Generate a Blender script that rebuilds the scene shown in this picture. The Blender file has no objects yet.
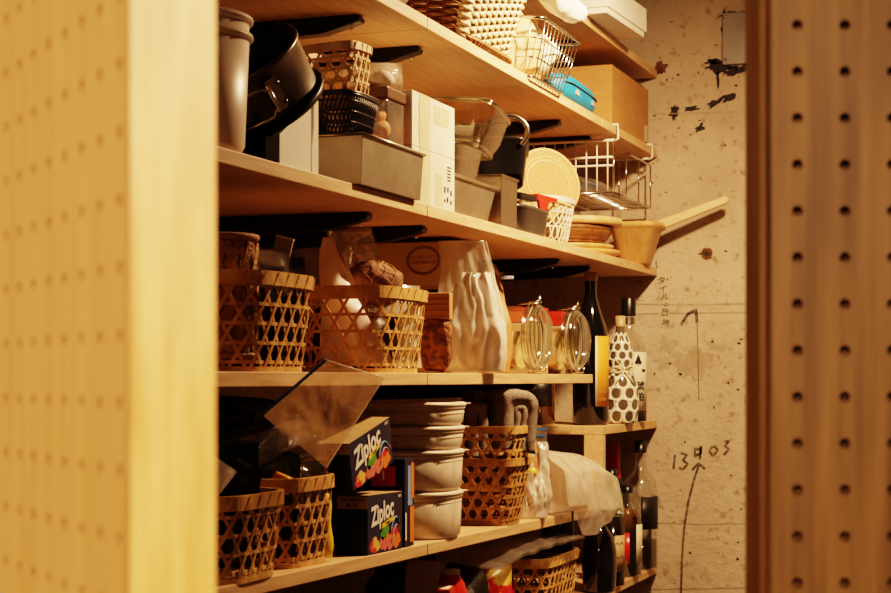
import bpy, bmesh, math, random
from mathutils import Vector, Matrix, noise, Euler
R = math.radians
PI = math.pi
SC = bpy.context.scene
COL = SC.collection
EZ = 1.35            # height of the eye above the floor; heights below are written relative to it

# ------------------------------------------------------------------ materials
def newmat(name):
    m = bpy.data.materials.new(name); m.use_nodes = True
    nt = m.node_tree; nt.nodes.clear()
    out = nt.nodes.new('ShaderNodeOutputMaterial')
    return m, nt, out
def N(nt, typ, **kw):
    n = nt.nodes.new(typ)
    for k, v in kw.items():
        if k in n.inputs: n.inputs[k].default_value = v
        else: setattr(n, k, v)
    return n
def c4(c): return (c[0], c[1], c[2], 1)
def mat(name, c, rough=.5, metal=0, c2=None, scale=30, stretch=(1, 1, 1), bump=0, bscale=None, spec=.5, coat=0, detail=4, lo=.35, hi=.65):
    m, nt, out = newmat(name); L = nt.links
    p = N(nt, 'ShaderNodeBsdfPrincipled', Roughness=rough, Metallic=metal)
    p.inputs['Specular IOR Level'].default_value = spec
    p.inputs['Coat Weight'].default_value = coat
    p.inputs['Base Color'].default_value = c4(c)
    L.new(p.outputs[0], out.inputs[0])
    tc = N(nt, 'ShaderNodeTexCoord'); mp = N(nt, 'ShaderNodeMapping')
    mp.inputs['Scale'].default_value = stretch
    L.new(tc.outputs['Object'], mp.inputs[0])
    nz = N(nt, 'ShaderNodeTexNoise', Scale=scale, Detail=detail); L.new(mp.outputs[0], nz.inputs['Vector'])
    if c2 is None: c2 = tuple(x * .86 for x in c)
    r = N(nt, 'ShaderNodeValToRGB'); r.color_ramp.elements[0].position = lo; r.color_ramp.elements[1].position = hi
    r.color_ramp.elements[0].color = c4(c); r.color_ramp.elements[1].color = c4(c2)
    L.new(nz.outputs['Fac'], r.inputs[0]); L.new(r.outputs[0], p.inputs['Base Color'])
    if bump:
        nb = N(nt, 'ShaderNodeTexNoise', Scale=bscale or scale * 2, Detail=5); L.new(mp.outputs[0], nb.inputs['Vector'])
        b = N(nt, 'ShaderNodeBump', Strength=bump, Distance=.004); L.new(nb.outputs['Fac'], b.inputs['Height'])
        L.new(b.outputs[0], p.inputs['Normal'])
    return m
def film(name, c, cover=.25, gloss=.15, rough=.12, trans=(1, 1, 1)):
    """thin clear plastic: mostly see-through, some gloss, some milky scatter"""
    m, nt, out = newmat(name); L = nt.links
    t = N(nt, 'ShaderNodeBsdfTransparent'); t.inputs[0].default_value = c4(trans)
    d = N(nt, 'ShaderNodeBsdfDiffuse'); d.inputs[0].default_value = c4(c)
    tl = N(nt, 'ShaderNodeBsdfTranslucent'); tl.inputs[0].default_value = c4(c)
    g = N(nt, 'ShaderNodeBsdfGlossy', Roughness=rough); g.inputs[0].default_value = (1, 1, 1, 1)
    dt = N(nt, 'ShaderNodeMixShader'); dt.inputs[0].default_value = .4; L.new(d.outputs[0], dt.inputs[1]); L.new(tl.outputs[0], dt.inputs[2])
    nz = N(nt, 'ShaderNodeTexNoise', Scale=25, Detail=5); tc = N(nt, 'ShaderNodeTexCoord'); L.new(tc.outputs['Object'], nz.inputs['Vector'])
    mr = N(nt, 'ShaderNodeMapRange'); mr.inputs[1].default_value = .3; mr.inputs[2].default_value = .7
    mr.inputs[3].default_value = cover * .6; mr.inputs[4].default_value = min(1, cover * 1.4); L.new(nz.outputs['Fac'], mr.inputs[0])
    m1 = N(nt, 'ShaderNodeMixShader'); L.new(mr.outputs[0], m1.inputs[0]); L.new(t.outputs[0], m1.inputs[1]); L.new(dt.outputs[0], m1.inputs[2])
    m2 = N(nt, 'ShaderNodeMixShader'); m2.inputs[0].default_value = gloss; L.new(m1.outputs[0], m2.inputs[1]); L.new(g.outputs[0], m2.inputs[2])
    bn = N(nt, 'ShaderNodeTexNoise', Scale=45, Detail=4); L.new(tc.outputs['Object'], bn.inputs['Vector'])
    b = N(nt, 'ShaderNodeBump', Strength=.5, Distance=.006); L.new(bn.outputs['Fac'], b.inputs['Height'])
    L.new(b.outputs[0], g.inputs['Normal']); L.new(m2.outputs[0], out.inputs[0])
    return m
def glassy(name, c, gloss=.12, edge=.5):
    """thin clear glass: see-through face on, reflective at grazing angles"""
    m, nt, out = newmat(name); L = nt.links
    t = N(nt, 'ShaderNodeBsdfTransparent'); t.inputs[0].default_value = c4(c)
    g = N(nt, 'ShaderNodeBsdfGlossy', Roughness=.04); g.inputs[0].default_value = (1, 1, 1, 1)
    lw = N(nt, 'ShaderNodeLayerWeight', Blend=.35)
    mr = N(nt, 'ShaderNodeMapRange'); mr.inputs[3].default_value = gloss; mr.inputs[4].default_value = edge; L.new(lw.outputs['Facing'], mr.inputs[0])
    mx = N(nt, 'ShaderNodeMixShader'); L.new(mr.outputs[0], mx.inputs[0]); L.new(t.outputs[0], mx.inputs[1]); L.new(g.outputs[0], mx.inputs[2])
    L.new(mx.outputs[0], out.inputs[0]); return m

M = {}
M['board'] = mat('board wood', (.70, .465, .265), .55, c2=(.58, .355, .18), scale=14, stretch=(9, .7, 9), bump=.12, bscale=40)
M['bracket'] = mat('black bracket steel', (.012, .012, .013), .35, .3)
M['steel_edge'] = mat('bracket bolt steel', (.5, .5, .5), .3, 1)
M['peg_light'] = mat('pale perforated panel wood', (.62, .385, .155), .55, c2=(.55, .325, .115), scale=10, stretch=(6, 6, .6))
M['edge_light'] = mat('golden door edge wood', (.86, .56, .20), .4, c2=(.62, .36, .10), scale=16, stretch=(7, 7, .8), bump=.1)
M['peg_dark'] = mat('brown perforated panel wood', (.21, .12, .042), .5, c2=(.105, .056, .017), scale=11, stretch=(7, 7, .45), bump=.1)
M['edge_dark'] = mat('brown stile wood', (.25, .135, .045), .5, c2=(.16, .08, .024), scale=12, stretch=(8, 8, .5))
M['bamboo'] = mat('bamboo strips', (.66, .40, .15), .5, c2=(.46, .24, .075), scale=60, bump=.1)
M['bamboo_dark'] = mat('aged bamboo strips', (.52, .29, .10), .5, c2=(.33, .16, .05), scale=60, bump=.1)
M['bamboo_pale'] = mat('pale bamboo strips', (.74, .52, .27), .5, c2=(.58, .36, .15), scale=60)
M['wicker'] = mat('cream willow', (.80, .68, .48), .5, c2=(.66, .5, .3), scale=70, bump=.2)
M['wicker_brown_shade'] = mat('brown and shaded willow', (.26, .12, .045), .5, c2=(.13, .055, .02), scale=60, bump=.2)  # brown of the braids, also painting shade on the basket's near end
M['black'] = mat('black plastic', (.012, .012, .012), .3)
M['blackmatte'] = mat('black coated tin', (.004, .004, .004), .7, spec=.03)
M['ncoat'] = mat('non-stick black coating', (.008, .008, .008), .35, spec=.3)
M['steel'] = mat('brushed steel', (.48, .43, .36), .33, 1, c2=(.38, .34, .28), scale=40, stretch=(1, 1, 8))
M['steel_dull'] = mat('dull tinned steel', (.36, .31, .24), .42, .8, c2=(.30, .26, .2), scale=30)
M['steel_dark'] = mat('dark steel', (.13, .12, .11), .35, .8)
M['chrome'] = mat('chrome wire', (.75, .72, .68), .15, 1)
M['enamel'] = mat('satin pale enamel', (.86, .74, .63), .4, .05, c2=(.80, .68, .57), scale=5)
M['white_card'] = mat('white card', (.80, .76, .68), .6, c2=(.75, .70, .62), scale=8)
M['carton'] = mat('off white carton', (.78, .70, .55), .6, c2=(.72, .63, .47), scale=12)
M['tape'] = mat('carton tape', (.74, .62, .40), .3)
M['kraft'] = mat('kraft cardboard', (.46, .235, .09), .7, c2=(.40, .20, .075), scale=14, stretch=(1, 1, 4))
M['kraft_dark'] = mat('dark kraft paper', (.33, .18, .07), .7, c2=(.26, .135, .05), scale=20)  # darker kraft tone for flaps, stamp print and stripes
M['kraft_light'] = mat('pale kraft paper', (.56, .40, .22), .7, c2=(.48, .33, .17), scale=20)
M['glass'] = glassy('clear glass', (.96, .97, .95), .10, .42)
M['glassrim'] = glassy('thick glass rim', (.80, .88, .82), .3, .8)
M['tub'] = film('milky tub plastic', (.88, .77, .63), .62, .05, .3)
M['tublid'] = mat('frosted tub lid plastic', (.80, .69, .55), .4, c2=(.74, .62, .48), scale=10)
M['film'] = film('clear bag film', (.8, .76, .7), .16, .10)
M['film_milky'] = film('milky bag film', (.88, .80, .70), .22, .10)
M['film_zip_reflect'] = film('zip bag film with painted reflection', (.85, .55, .30), .24, .10, .16)  # orange tint paints the shelf wood's reflection into the film
M['film_white'] = film('white bag film', (.88, .80, .70), .62, .10, .2)
M['film_yellow'] = film('yellowish cellophane', (.80, .68, .44), .36, .28)
M['film_dark'] = film('grey bag film', (.30, .28, .25), .35, .22)
M['powder'] = mat('white flour', (.90, .84, .76), .9, c2=(.80, .75, .68), scale=20)
M['cloth_white'] = mat('white cotton', (.82, .78, .70), .9, c2=(.74, .68, .58), scale=30, bump=.3)
M['bluezip'] = mat('blue zip plastic', (.05, .20, .48), .35)
M['palezip'] = mat('pale blue zip plastic', (.42, .50, .66), .35)
M['towel'] = mat('grey towel pile', (.27, .225, .195), 1, c2=(.20, .165, .14), scale=220, bump=.5, bscale=420, spec=.1)
M['twine'] = mat('brown netting', (.30, .13, .06), .8, c2=(.12, .05, .03), scale=60, bump=.6)
M['pink'] = mat('pinkish white pouch', (.84, .72, .66), .4, c2=(.72, .54, .48), scale=14, bump=.2)
M['turq'] = mat('turquoise case cloth', (.012, .27, .50), .55, c2=(.010, .22, .42), scale=30)
M['greylabel'] = mat('grey tag', (.45, .42, .38), .5)
M['navy'] = mat('navy carton print', (.010, .016, .060), .4, c2=(.008, .012, .045), scale=8, spec=.25)
M['tealend'] = mat('dark teal carton end', (.006, .018, .032), .4, c2=(.012, .034, .05), scale=25, spec=.25)
M['beigeband'] = mat('tan printed band', (.46, .32, .16), .5)
M['ink'] = mat('dark ink', (.015, .013, .012), .7)
M['white'] = mat('white print', (.85, .82, .76), .5)
M['yellow'] = mat('yellow print', (.85, .58, .05), .5)
M['red'] = mat('red print', (.55, .02, .02), .4)
M['redplastic'] = mat('red plastic', (.60, .03, .02), .35)
M['greenp'] = mat('green print', (.08, .30, .04), .5)
M['bluep'] = mat('light blue print', (.20, .38, .62), .5)
M['orangep'] = mat('orange print', (.80, .22, .03), .5)
M['pinkp'] = mat('pink print', (.70, .18, .16), .5)
M['bluebag'] = mat('blue plastic strips', (.06, .22, .45), .4)
M['cork'] = mat('pale cork', (.50, .25, .095), .7, c2=(.43, .20, .07), scale=120, bump=.15)
M['trivet'] = mat('pale wood edge', (.64, .42, .20), .5)
M['lattice'] = mat('cream lattice plastic', (.78, .70, .55), .4)
M['darkbox'] = mat('smoky container plastic', (.035, .033, .031), .25, c2=(.05, .047, .043), scale=10)
M['hinoki'] = mat('pale cypress wood', (.66, .385, .165), .45, c2=(.56, .30, .11), scale=14, stretch=(8, 8, 1))
M['handlewood'] = mat('pale handle wood', (.76, .55, .30), .45, c2=(.66, .45, .22), scale=14, stretch=(1, 8, 8))
M['woodbowl'] = mat('brown woven bowl', (.25, .11, .035), .5, c2=(.14, .055, .018), scale=70)
M['bottle_dark'] = mat('near black bottle glass', (.006, .006, .006), .06, coat=.6)
M['bottle_amber'] = mat('amber bottle glass', (.07, .025, .008), .08, coat=.5)
M['bottle_green'] = mat('green bottle glass', (.10, .14, .018), .08, c2=(.07, .10, .01), coat=.5)
M['soy'] = mat('dark liquid', (.010, .006, .004), .1)
M['brandy'] = mat('amber liquid', (.30, .15, .04), .15, c2=(.2, .09, .02), scale=15)
M['orangelabel'] = mat('orange paper label', (.80, .36, .05), .6, c2=(.74, .30, .035), scale=8)
M['creamlabel'] = mat('cream paper label', (.78, .70, .54), .6)
M['tanlabel'] = mat('tan paper label', (.52, .36, .20), .6)
M['blacklabel'] = mat('black paper label', (.012, .011, .010), .4)
M['beigecap'] = mat('beige cap', (.50, .33, .18), .4)
M['net'] = mat('white bottle sleeve', (.84, .78, .66), .8)
M['raffia'] = mat('cream raffia', (.84, .74, .52), .7)
M['foil'] = mat('green black foil pack', (.010, .026, .012), .22, .2, c2=(.035, .06, .02), scale=18, bump=.4)
M['foil_black'] = mat('black foil pack', (.010, .010, .010), .22, .2, c2=(.03, .028, .026), scale=18, bump=.4)
M['foil_brown'] = mat('brown foil pack', (.10, .045, .02), .3, .2, c2=(.04, .02, .01), scale=18, bump=.4)
M['foil_silver'] = mat('crumpled silver foil', (.4, .38, .34), .2, .9, bump=.6, scale=60)
M['seaweed'] = mat('dark dried food', (.05, .035, .018), .6, c2=(.02, .02, .01), scale=30, bump=.7)
M['brownpack'] = mat('dried brown flakes', (.30, .12, .04), .6, c2=(.12, .045, .015), scale=70, bump=.9, lo=.45, hi=.55)
M['bread'] = mat('orange brown snack', (.62, .26, .05), .6, c2=(.45, .16, .03), scale=40, bump=.4)
M['boxlid'] = mat('brown box lid', (.13, .065, .03), .35)
M['redpack'] = mat('red gold pack', (.62, .03, .03), .3, c2=(.75, .50, .12), scale=22, lo=.5, hi=.53)
M['packyellow'] = mat('yellow orange pack', (.70, .33, .04), .35, c2=(.5, .2, .02), scale=20)
M['cereal'] = mat('cream grain', (.74, .52, .24), .8, c2=(.62, .38, .14), scale=90, bump=.4)
M['rubber'] = mat('clear rubber seal', (.70, .62, .50), .4)
M['braid'] = mat('braided straw', (.46, .24, .075), .7, c2=(.25, .11, .03), scale=90, bump=.8)
M['paleobj'] = mat('pale brown cloth', (.45, .32, .22), .8)
M['violet'] = mat('purple brown pouch', (.16, .06, .07), .4, c2=(.10, .03, .04), scale=20)
M['plate'] = mat('grey metal plate', (.30, .29, .27), .45, .7, c2=(.22, .21, .2), scale=12)
M['tar'] = mat('black tar patch', (.014, .013, .012), .7)
M['rust'] = mat('rust stain', (.16, .07, .03), .9, c2=(.08, .035, .015), scale=60)
M['hole'] = mat('dark pit', (.05, .035, .025), 1)
M['pencil'] = mat('faded pencil', (.07, .05, .036), .9, c2=(.26, .20, .14), scale=90, lo=.45, hi=.7)
M['seam'] = mat('formwork seam line', (.28, .22, .16), 1, c2=(.46, .38, .29), scale=40)
M['stain'] = mat('faint damp stain', (.34, .265, .18), 1, c2=(.44, .37, .28), scale=40)

def concrete(name, a, b):
    m, nt, out = newmat(name); L = nt.links
    p = N(nt, 'ShaderNodeBsdfPrincipled', Roughness=.9); p.inputs['Specular IOR Level'].default_value = .2
    tc = N(nt, 'ShaderNodeTexCoord')
    n1 = N(nt, 'ShaderNodeTexNoise', Scale=3.5, Detail=9, Roughness=.65); L.new(tc.outputs['Object'], n1.inputs['Vector'])
    r1 = N(nt, 'ShaderNodeValToRGB'); e = r1.color_ramp.elements; e[0].position = .3; e[1].position = .7; e[0].color = c4(a); e[1].color = c4(b)
    L.new(n1.outputs['Fac'], r1.inputs[0])
    n2 = N(nt, 'ShaderNodeTexNoise', Scale=55, Detail=3, Roughness=.6); L.new(tc.outputs['Object'], n2.inputs['Vector'])
    r2 = N(nt, 'ShaderNodeValToRGB'); e = r2.color_ramp.elements; e[0].position = .30; e[1].position = .42; e[0].color = (.55, .47, .38, 1); e[1].color = (1, 1, 1, 1)
    L.new(n2.outputs['Fac'], r2.inputs[0])
    mx = N(nt, 'ShaderNodeMix', data_type='RGBA', blend_type='MULTIPLY'); mx.inputs['Factor'].default_value = .8
    L.new(r1.outputs[0], mx.inputs[6]); L.new(r2.outputs[0], mx.inputs[7])
    L.new(mx.outputs[2], p.inputs['Base Color'])
    n3 = N(nt, 'ShaderNodeTexNoise', Scale=28, Detail=8, Roughness=.7); L.new(tc.outputs['Object'], n3.inputs['Vector'])
    bp = N(nt, 'ShaderNodeBump', Strength=.6, Distance=.012); L.new(n3.outputs['Fac'], bp.inputs['Height']); L.new(bp.outputs[0], p.inputs['Normal'])
    L.new(p.outputs[0], out.inputs[0]); return m
M['concrete'] = concrete('bare concrete', (.62, .51, .395), (.43, .345, .25))

# ------------------------------------------------------------------ mesh builder
I4 = Matrix.Identity(4)
def T(x, y, z): return Matrix.Translation((x, y, z))
def RX(a): return Matrix.Rotation(R(a), 4, 'X')
def RY(a): return Matrix.Rotation(R(a), 4, 'Y')
def RZ(a): return Matrix.Rotation(R(a), 4, 'Z')
def frame(o, xa, ya):
    """matrix with origin o, local x along xa, local y along ya (made orthogonal), z the rest"""
    x = Vector(xa).normalized(); z = x.cross(Vector(ya)).normalized(); y = z.cross(x)
    m = Matrix((x, y, z)).transposed().to_4x4(); m.translation = Vector(o); return m
class MB:
    def __init__(s): s.v = []; s.f = []; s.sm = []; s.mi = []
    def add(s, vs, fs, smooth=False, Mx=None, mi=0):
        o = len(s.v)
        s.v += [tuple(Mx @ Vector(p)) if Mx is not None else tuple(p) for p in vs]
        for f in fs: s.f.append(tuple(i + o for i in f)); s.sm.append(smooth); s.mi.append(mi)
        return s
    def box(s, x0, x1, y0, y1, z0, z1, Mx=None, mi=0):
        v = [(x, y, z) for x in (x0, x1) for y in (y0, y1) for z in (z0, z1)]
        f = [(0, 1, 3, 2), (4, 6, 7, 5), (0, 4, 5, 1), (2, 3, 7, 6), (0, 2, 6, 4), (1, 5, 7, 3)]
        return s.add(v, f, False, Mx, mi)
    def tube(s, pts, r, n=8, closed=False, Mx=None, mi=0):
        pts = [Vector(p) for p in pts]; k = len(pts); vs = []; fs = []
        rr = r if isinstance(r, (list, tuple)) else [r] * k
        up = None
        for i, p in enumerate(pts):
            a = pts[(i - 1) % k] if (closed or i > 0) else p
            b = pts[(i + 1) % k] if (closed or i < k - 1) else p
            t = (b - a).normalized()
            if up is None:
                up = Vector((0, 0, 1)) if abs(t.z) < .9 else Vector((1, 0, 0))
            x = t.cross(up)
            if x.length < 1e-6: x = t.cross(Vector((1, 0, 0)))
            x.normalize(); y = x.cross(t).normalized(); up = y
            for j in range(n):
                an = 2 * PI * j / n
                vs.append(p + (x * math.cos(an) + y * math.sin(an)) * rr[i])
        m = k if closed else k - 1
        for i in range(m):
            for j in range(n):
                a = i * n + j; b = i * n + (j + 1) % n; c = ((i + 1) % k) * n + (j + 1) % n; d = ((i + 1) % k) * n + j
                fs.append((a, b, c, d))
        if not closed:
            fs.append(tuple(range(n - 1, -1, -1))); fs.append(tuple((k - 1) * n + j for j in range(n)))
        return s.add(vs, fs, True, Mx, mi)
    def lathe(s, prof, n=32, Mx=None, mi=0, a0=0, a1=2 * PI, smooth=True):
        full = abs(a1 - a0 - 2 * PI) < 1e-6
        m = n if full else n + 1; vs = []; fs = []
        for (r, z) in prof:
            for j in range(m):
                an = a0 + (a1 - a0) * j / n
                vs.append((r * math.cos(an), r * math.sin(an), z))
        for i in range(len(prof) - 1):
            for j in range(n):
                a = i * m + j; b = i * m + (j + 1) % m
                fs.append((a, b, b + m, a + m))
        return s.add(vs, fs, smooth, Mx, mi)
    def sheet(s, fn, nu, nv, cu=False, Mx=None, smooth=True, mi=0, cap0=False, cap1=False):
        m = nu if cu else nu + 1
        vs = [fn(i / nu, j / nv) for j in range(nv + 1) for i in range(m)]; fs = []
        for j in range(nv):
            for i in range(nu):
                a = j * m + i; b = j * m + (i + 1) % m
                fs.append((a, b, b + m, a + m))
        if cap0: fs.append(tuple(range(m - 1, -1, -1)))
        if cap1: fs.append(tuple(nv * m + i for i in range(m)))
        return s.add(vs, fs, smooth, Mx, mi)
    def ribbon(s, pts, nrm, w, t, Mx=None, mi=0, closed=False):
        """flat strip along pts; nrm(i) is the outward direction"""
        pts = [Vector(p) for p in pts]; k = len(pts); vs = []; fs = []
        for i, p in enumerate(pts):
            a = pts[i - 1] if (i > 0 or closed) else p; b = pts[(i + 1) % k] if (i < k - 1 or closed) else p
            tg = (b - a).normalized(); n = Vector(nrm[i]).normalized(); sd = n.cross(tg).normalized()
            for (u, q) in ((-1, -1), (1, -1), (1, 1), (-1, 1)): vs.append(p + sd * (u * w / 2) + n * (q * t / 2))
        for i in range(k if closed else k - 1):
            for j in range(4):
                a = i * 4 + j; b = i * 4 + (j + 1) % 4; c = ((i + 1) % k) * 4 + (j + 1) % 4; d = ((i + 1) % k) * 4 + j
                fs.append((a, b, c, d))
        if not closed: fs += [(3, 2, 1, 0), tuple((k - 1) * 4 + j for j in range(4))]
        return s.add(vs, fs, False, Mx, mi)
    def poly(s, pts, h, Mx=None, mi=0):
        """prism from an outline in local xy, thickness h in z"""
        n = len(pts); vs = [(x, y, 0) for x, y in pts] + [(x, y, h) for x, y in pts]
        fs = [tuple(range(n - 1, -1, -1)), tuple(range(n, 2 * n))] + [(i, (i + 1) % n, n + (i + 1) % n, n + i) for i in range(n)]
        return s.add(vs, fs, False, Mx, mi)
    def build(s, name, mats, parent=None, bevel=0, Mx=None, solid=0, subd=0):
        me = bpy.data.meshes.new(name); me.from_pydata(s.v, [], s.f)
        if not isinstance(mats, (list, tuple)): mats = [mats]
        for m in mats: me.materials.append(M[m] if isinstance(m, str) else m)
        me.polygons.foreach_set('use_smooth', s.sm); me.polygons.foreach_set('material_index', s.mi); me.update()
        bm = bmesh.new(); bm.from_mesh(me); bmesh.ops.recalc_face_normals(bm, faces=bm.faces); bm.to_mesh(me); bm.free()
        o = bpy.data.objects.new(name, me); COL.objects.link(o)
        if parent: o.parent = parent
        if Mx is not None: o.matrix_local = Mx
        if solid:
            d = o.modifiers.new('solid', 'SOLIDIFY'); d.thickness = solid; d.offset = 0
        if bevel:
            b = o.modifiers.new('bevel', 'BEVEL'); b.width = bevel; b.segments = 2; b.limit_method = 'ANGLE'
        if subd:
            b = o.modifiers.new('sub', 'SUBSURF'); b.levels = subd; b.render_levels = subd
        return o

def tag(o, label, cat, group=None, kind=None):
    o['label'] = label; o['category'] = cat
    if group: o['group'] = group
    if kind: o['kind'] = kind
    return o
def thing(name, label, cat, loc=(0, 0, 0), rz=0, group=None, Mx=None):
    o = bpy.data.objects.new(name, None); o.empty_display_size = .03; COL.objects.link(o)
    o.matrix_world = (T(loc[0], loc[1], loc[2] + EZ) @ RZ(rz)) if Mx is None else T(0, 0, EZ) @ Mx
    return tag(o, label, cat, group)
def solo(mb, name, label, cat, mats, loc=(0, 0, 0), rz=0, group=None, Mx=None, **kw):
    o = mb.build(name, mats, None, **kw)
    o.matrix_world = (T(loc[0], loc[1], loc[2] + EZ) @ RZ(rz)) if Mx is None else T(0, 0, EZ) @ Mx
    return tag(o, label, cat, group)
def struct(mb, name, mats, parent=None, **kw):
    o = mb.build(name, mats, parent, **kw)
    if not parent: o['kind'] = 'structure'
    return o
def partlabel(o, s): o['label'] = s; return o
def text(name, s, size, m, parent, Mx, shear=0, bold=0, sx=1, align='CENTER', ext=.0002):
    cu = bpy.data.curves.new(name, 'FONT'); cu.body = s; cu.size = size; cu.align_x = align; cu.align_y = 'CENTER'
    cu.shear = shear; cu.offset = bold; cu.extrude = ext; cu.resolution_u = 3
    o = bpy.data.objects.new(name + '_curve', cu); COL.objects.link(o)
    dg = bpy.context.evaluated_depsgraph_get(); dg.update()
    me = bpy.data.meshes.new_from_object(o.evaluated_get(dg)); bpy.data.objects.remove(o)
    me.name = name; me.materials.clear(); me.materials.append(M[m])
    o = bpy.data.objects.new(name, me); COL.objects.link(o); o.parent = parent
    o.matrix_local = Mx @ Matrix.Diagonal((sx, 1, 1, 1)); return o
# writing on the aisle side (+x) reads with local x along +y; on the near end (-y) with local x along +x
def on_px(x, y, z): return frame((x, y, z), (0, 1, 0), (0, 0, 1))
def on_ny(x, y, z): return frame((x, y, z), (1, 0, 0), (0, 0, 1))
def smooth(pts, k=5):
    P = [Vector(p) for p in pts]; out = []
    for i in range(len(P) - 1):
        p0, p1, p2, p3 = P[max(0, i - 1)], P[i], P[i + 1], P[min(len(P) - 1, i + 2)]
        for j in range(k):
            t = j / k; out.append(.5 * (2 * p1 + (p2 - p0) * t + (2 * p0 - 5 * p1 + 4 * p2 - p3) * t * t + (3 * p1 - p0 - 3 * p2 + p3) * t ** 3))
    out.append(P[-1]); return out
def nz(p, s, seed=0): return noise.noise_vector(Vector(p) * s + Vector((seed * 7.3, seed * 3.1, seed * 1.7)))

def sgn(x): return -1 if x < 0 else 1
def supell(n=4.5, k=240):
    """unit rounded-rectangle outline resampled evenly; returns points (x,y)"""
    raw = []
    for i in range(k * 4):
        a = 2 * PI * i / (k * 4); c, s = math.cos(a), math.sin(a)
        raw.append((sgn(c) * abs(c) ** (2 / n), sgn(s) * abs(s) ** (2 / n)))
    return raw
SE = supell()
def outline(hx, hy, n=None):
    """function u -> (x, y, nx, ny) along a rounded rectangle of half sizes hx, hy, even in arc length"""
    raw = SE if n is None else supell(n)
    P = [(x * hx, y * hy) for x, y in raw]; cum = [0]
    for i in range(len(P)):
        a = P[i]; b = P[(i + 1) % len(P)]; cum.append(cum[-1] + math.hypot(b[0] - a[0], b[1] - a[1]))
    tot = cum[-1]
    import bisect
    def f(u):
        d = (u % 1) * tot; i = min(bisect.bisect_right(cum, d) - 1, len(P) - 1)
        t = (d - cum[i]) / max(1e-9, cum[i + 1] - cum[i]); a = P[i]; b = P[(i + 1) % len(P)]
        tx, ty = b[0] - a[0], b[1] - a[1]; l = math.hypot(tx, ty) or 1
        return (a[0] + tx * t, a[1] + ty * t, ty / l, -tx / l)
    f.length = tot
    return f

def kagome(label, loc, hx0, hy0, hx1, hy1, h, a=.0135, w=.0045, m='bamboo', rz=0, group=None, rim=.016, Mx=None, name='bamboo_basket', n=None):
    """open bamboo basket in hexagonal weave: base half sizes hx0,hy0, rim half sizes hx1,hy1"""
    t = thing(name, label, 'basket', loc, rz, group, Mx)
    f0, f1 = outline(hx0, hy0, n), outline(hx1, hy1, n)
    def S(u, v, off=0):
        x0, y0, n0, m0 = f0(u); x1, y1, n1, m1 = f1(u)
        k = v ** .8
        return ((x0 + (x1 - x0) * k + (n0 + (n1 - n0) * k) * off, y0 + (y1 - y0) * k + (m0 + (m1 - m0) * k) * off, v * h), (n0 + (n1 - n0) * k, m0 + (m1 - m0) * k, 0))
    per = (f0.length + f1.length) / 2
    nd = max(8, round(per / (2 * a))); a = per / (2 * nd)
    du = h / math.sqrt(3) / per
    mb = MB(); K = 12
    for i in range(nd):
        for sg, off in ((1, .0011), (-1, -.0001)):
            u0 = (i + (0 if sg > 0 else .0)) / nd + random.uniform(-.0012, .0012)
            pr = [S(u0 + sg * du * j / K, j / K, off) for j in range(K + 1)]
            mb.ribbon([p for p, q in pr], [q for p, q in pr], w * random.uniform(.9, 1.1), .0011)
    rows = int((h - rim * .6) / (math.sqrt(3) * a) + .5)
    for k in range(rows):
        z = (k + .5) * math.sqrt(3) * a
        if z > h - rim * .5: break
        pr = [S(j / 96, z / h, .0006 + .0008 * (1 if (j // 2) % 2 else -1)) for j in range(96)]
        mb.ribbon([p for p, q in pr], [q for p, q in pr], w * .95, .0011, closed=True)
    mb.build('weave', m, t)
    rb = MB()
    for off in (.0028, -.0024):
        pr = [S(j / 96, 1 - rim / 2 / h, off) for j in range(96)]
        rb.ribbon([p for p, q in pr], [q for p, q in pr], rim, .0022, closed=True)
    for i in range(nd):
        u = (i + .25) / nd
        pr = [S(u + .004 * j, 1 - rim / h * (1 - j / 4) , .0045) for j in range(5)]
        rb.ribbon([p for p, q in pr], [q for p, q in pr], .003, .001)
    pr = [S(j / 96, 1, 0) for j in range(96)]
    rb.ribbon([p for p, q in pr], [(0, 0, 1)] * 96, .006, .0025, closed=True)
    rb.build('rim', m, t)
    bb = MB()
    pts = [(f0(j / 48)[0], f0(j / 48)[1]) for j in range(48)]
    bb.poly(pts, .002)
    pr = [S(j / 96, .02, .001) for j in range(96)]
    bb.ribbon([p for p, q in pr], [q for p, q in pr], .008, .002, closed=True)
    bb.build('base', m, t)
    return t

def crease(p, s, seed):
    """sharp folds: ridged noise, about -.5 .. .5"""
    n = noise.noise(Vector(p) * s + Vector((seed * 5.1, seed * 2.3, seed * 8.7)))
    m = noise.noise(Vector(p) * s * 2.3 + Vector((seed * 1.1, seed * 6.3, seed * 3.7)))
    return .5 - abs(n) * 1.6 + (.25 - abs(m) * .8) * .6
def pillow(w, h, t, seed=0, wr=.006, n=34, sc=14, p=1.7, top=1, Mx=None, mb=None, mi=0, skew=0):
    """sealed bag lying in local xz (width x, height z from 0), thickness along y, creased"""
    mb = mb or MB()
    for s in (1, -1):
        def fn(u, v, s=s):
            k = 1 - (1 - top) * v
            x = (u - .5) * w * k + skew * v * w; z = v * h
            b = max(0, (1 - abs(2 * u - 1) ** p)) * max(0, (1 - abs(2 * v - 1) ** p))
            q = nz((x, s * .3, z), sc, seed); e = min(1, b * 3 + .12)
            c = crease((x, s * .3, z), sc * .9, seed)
            return (x + q.x * wr * .7, s * t / 2 * b + s * (c * wr * 1.5 + q.y * wr * .6) * e + nz((x, 0, z), 9, seed + 9).y * wr * 1.2, z + q.z * wr * .7)
        mb.sheet(fn, n, n, Mx=Mx, mi=mi)
    return mb
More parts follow.
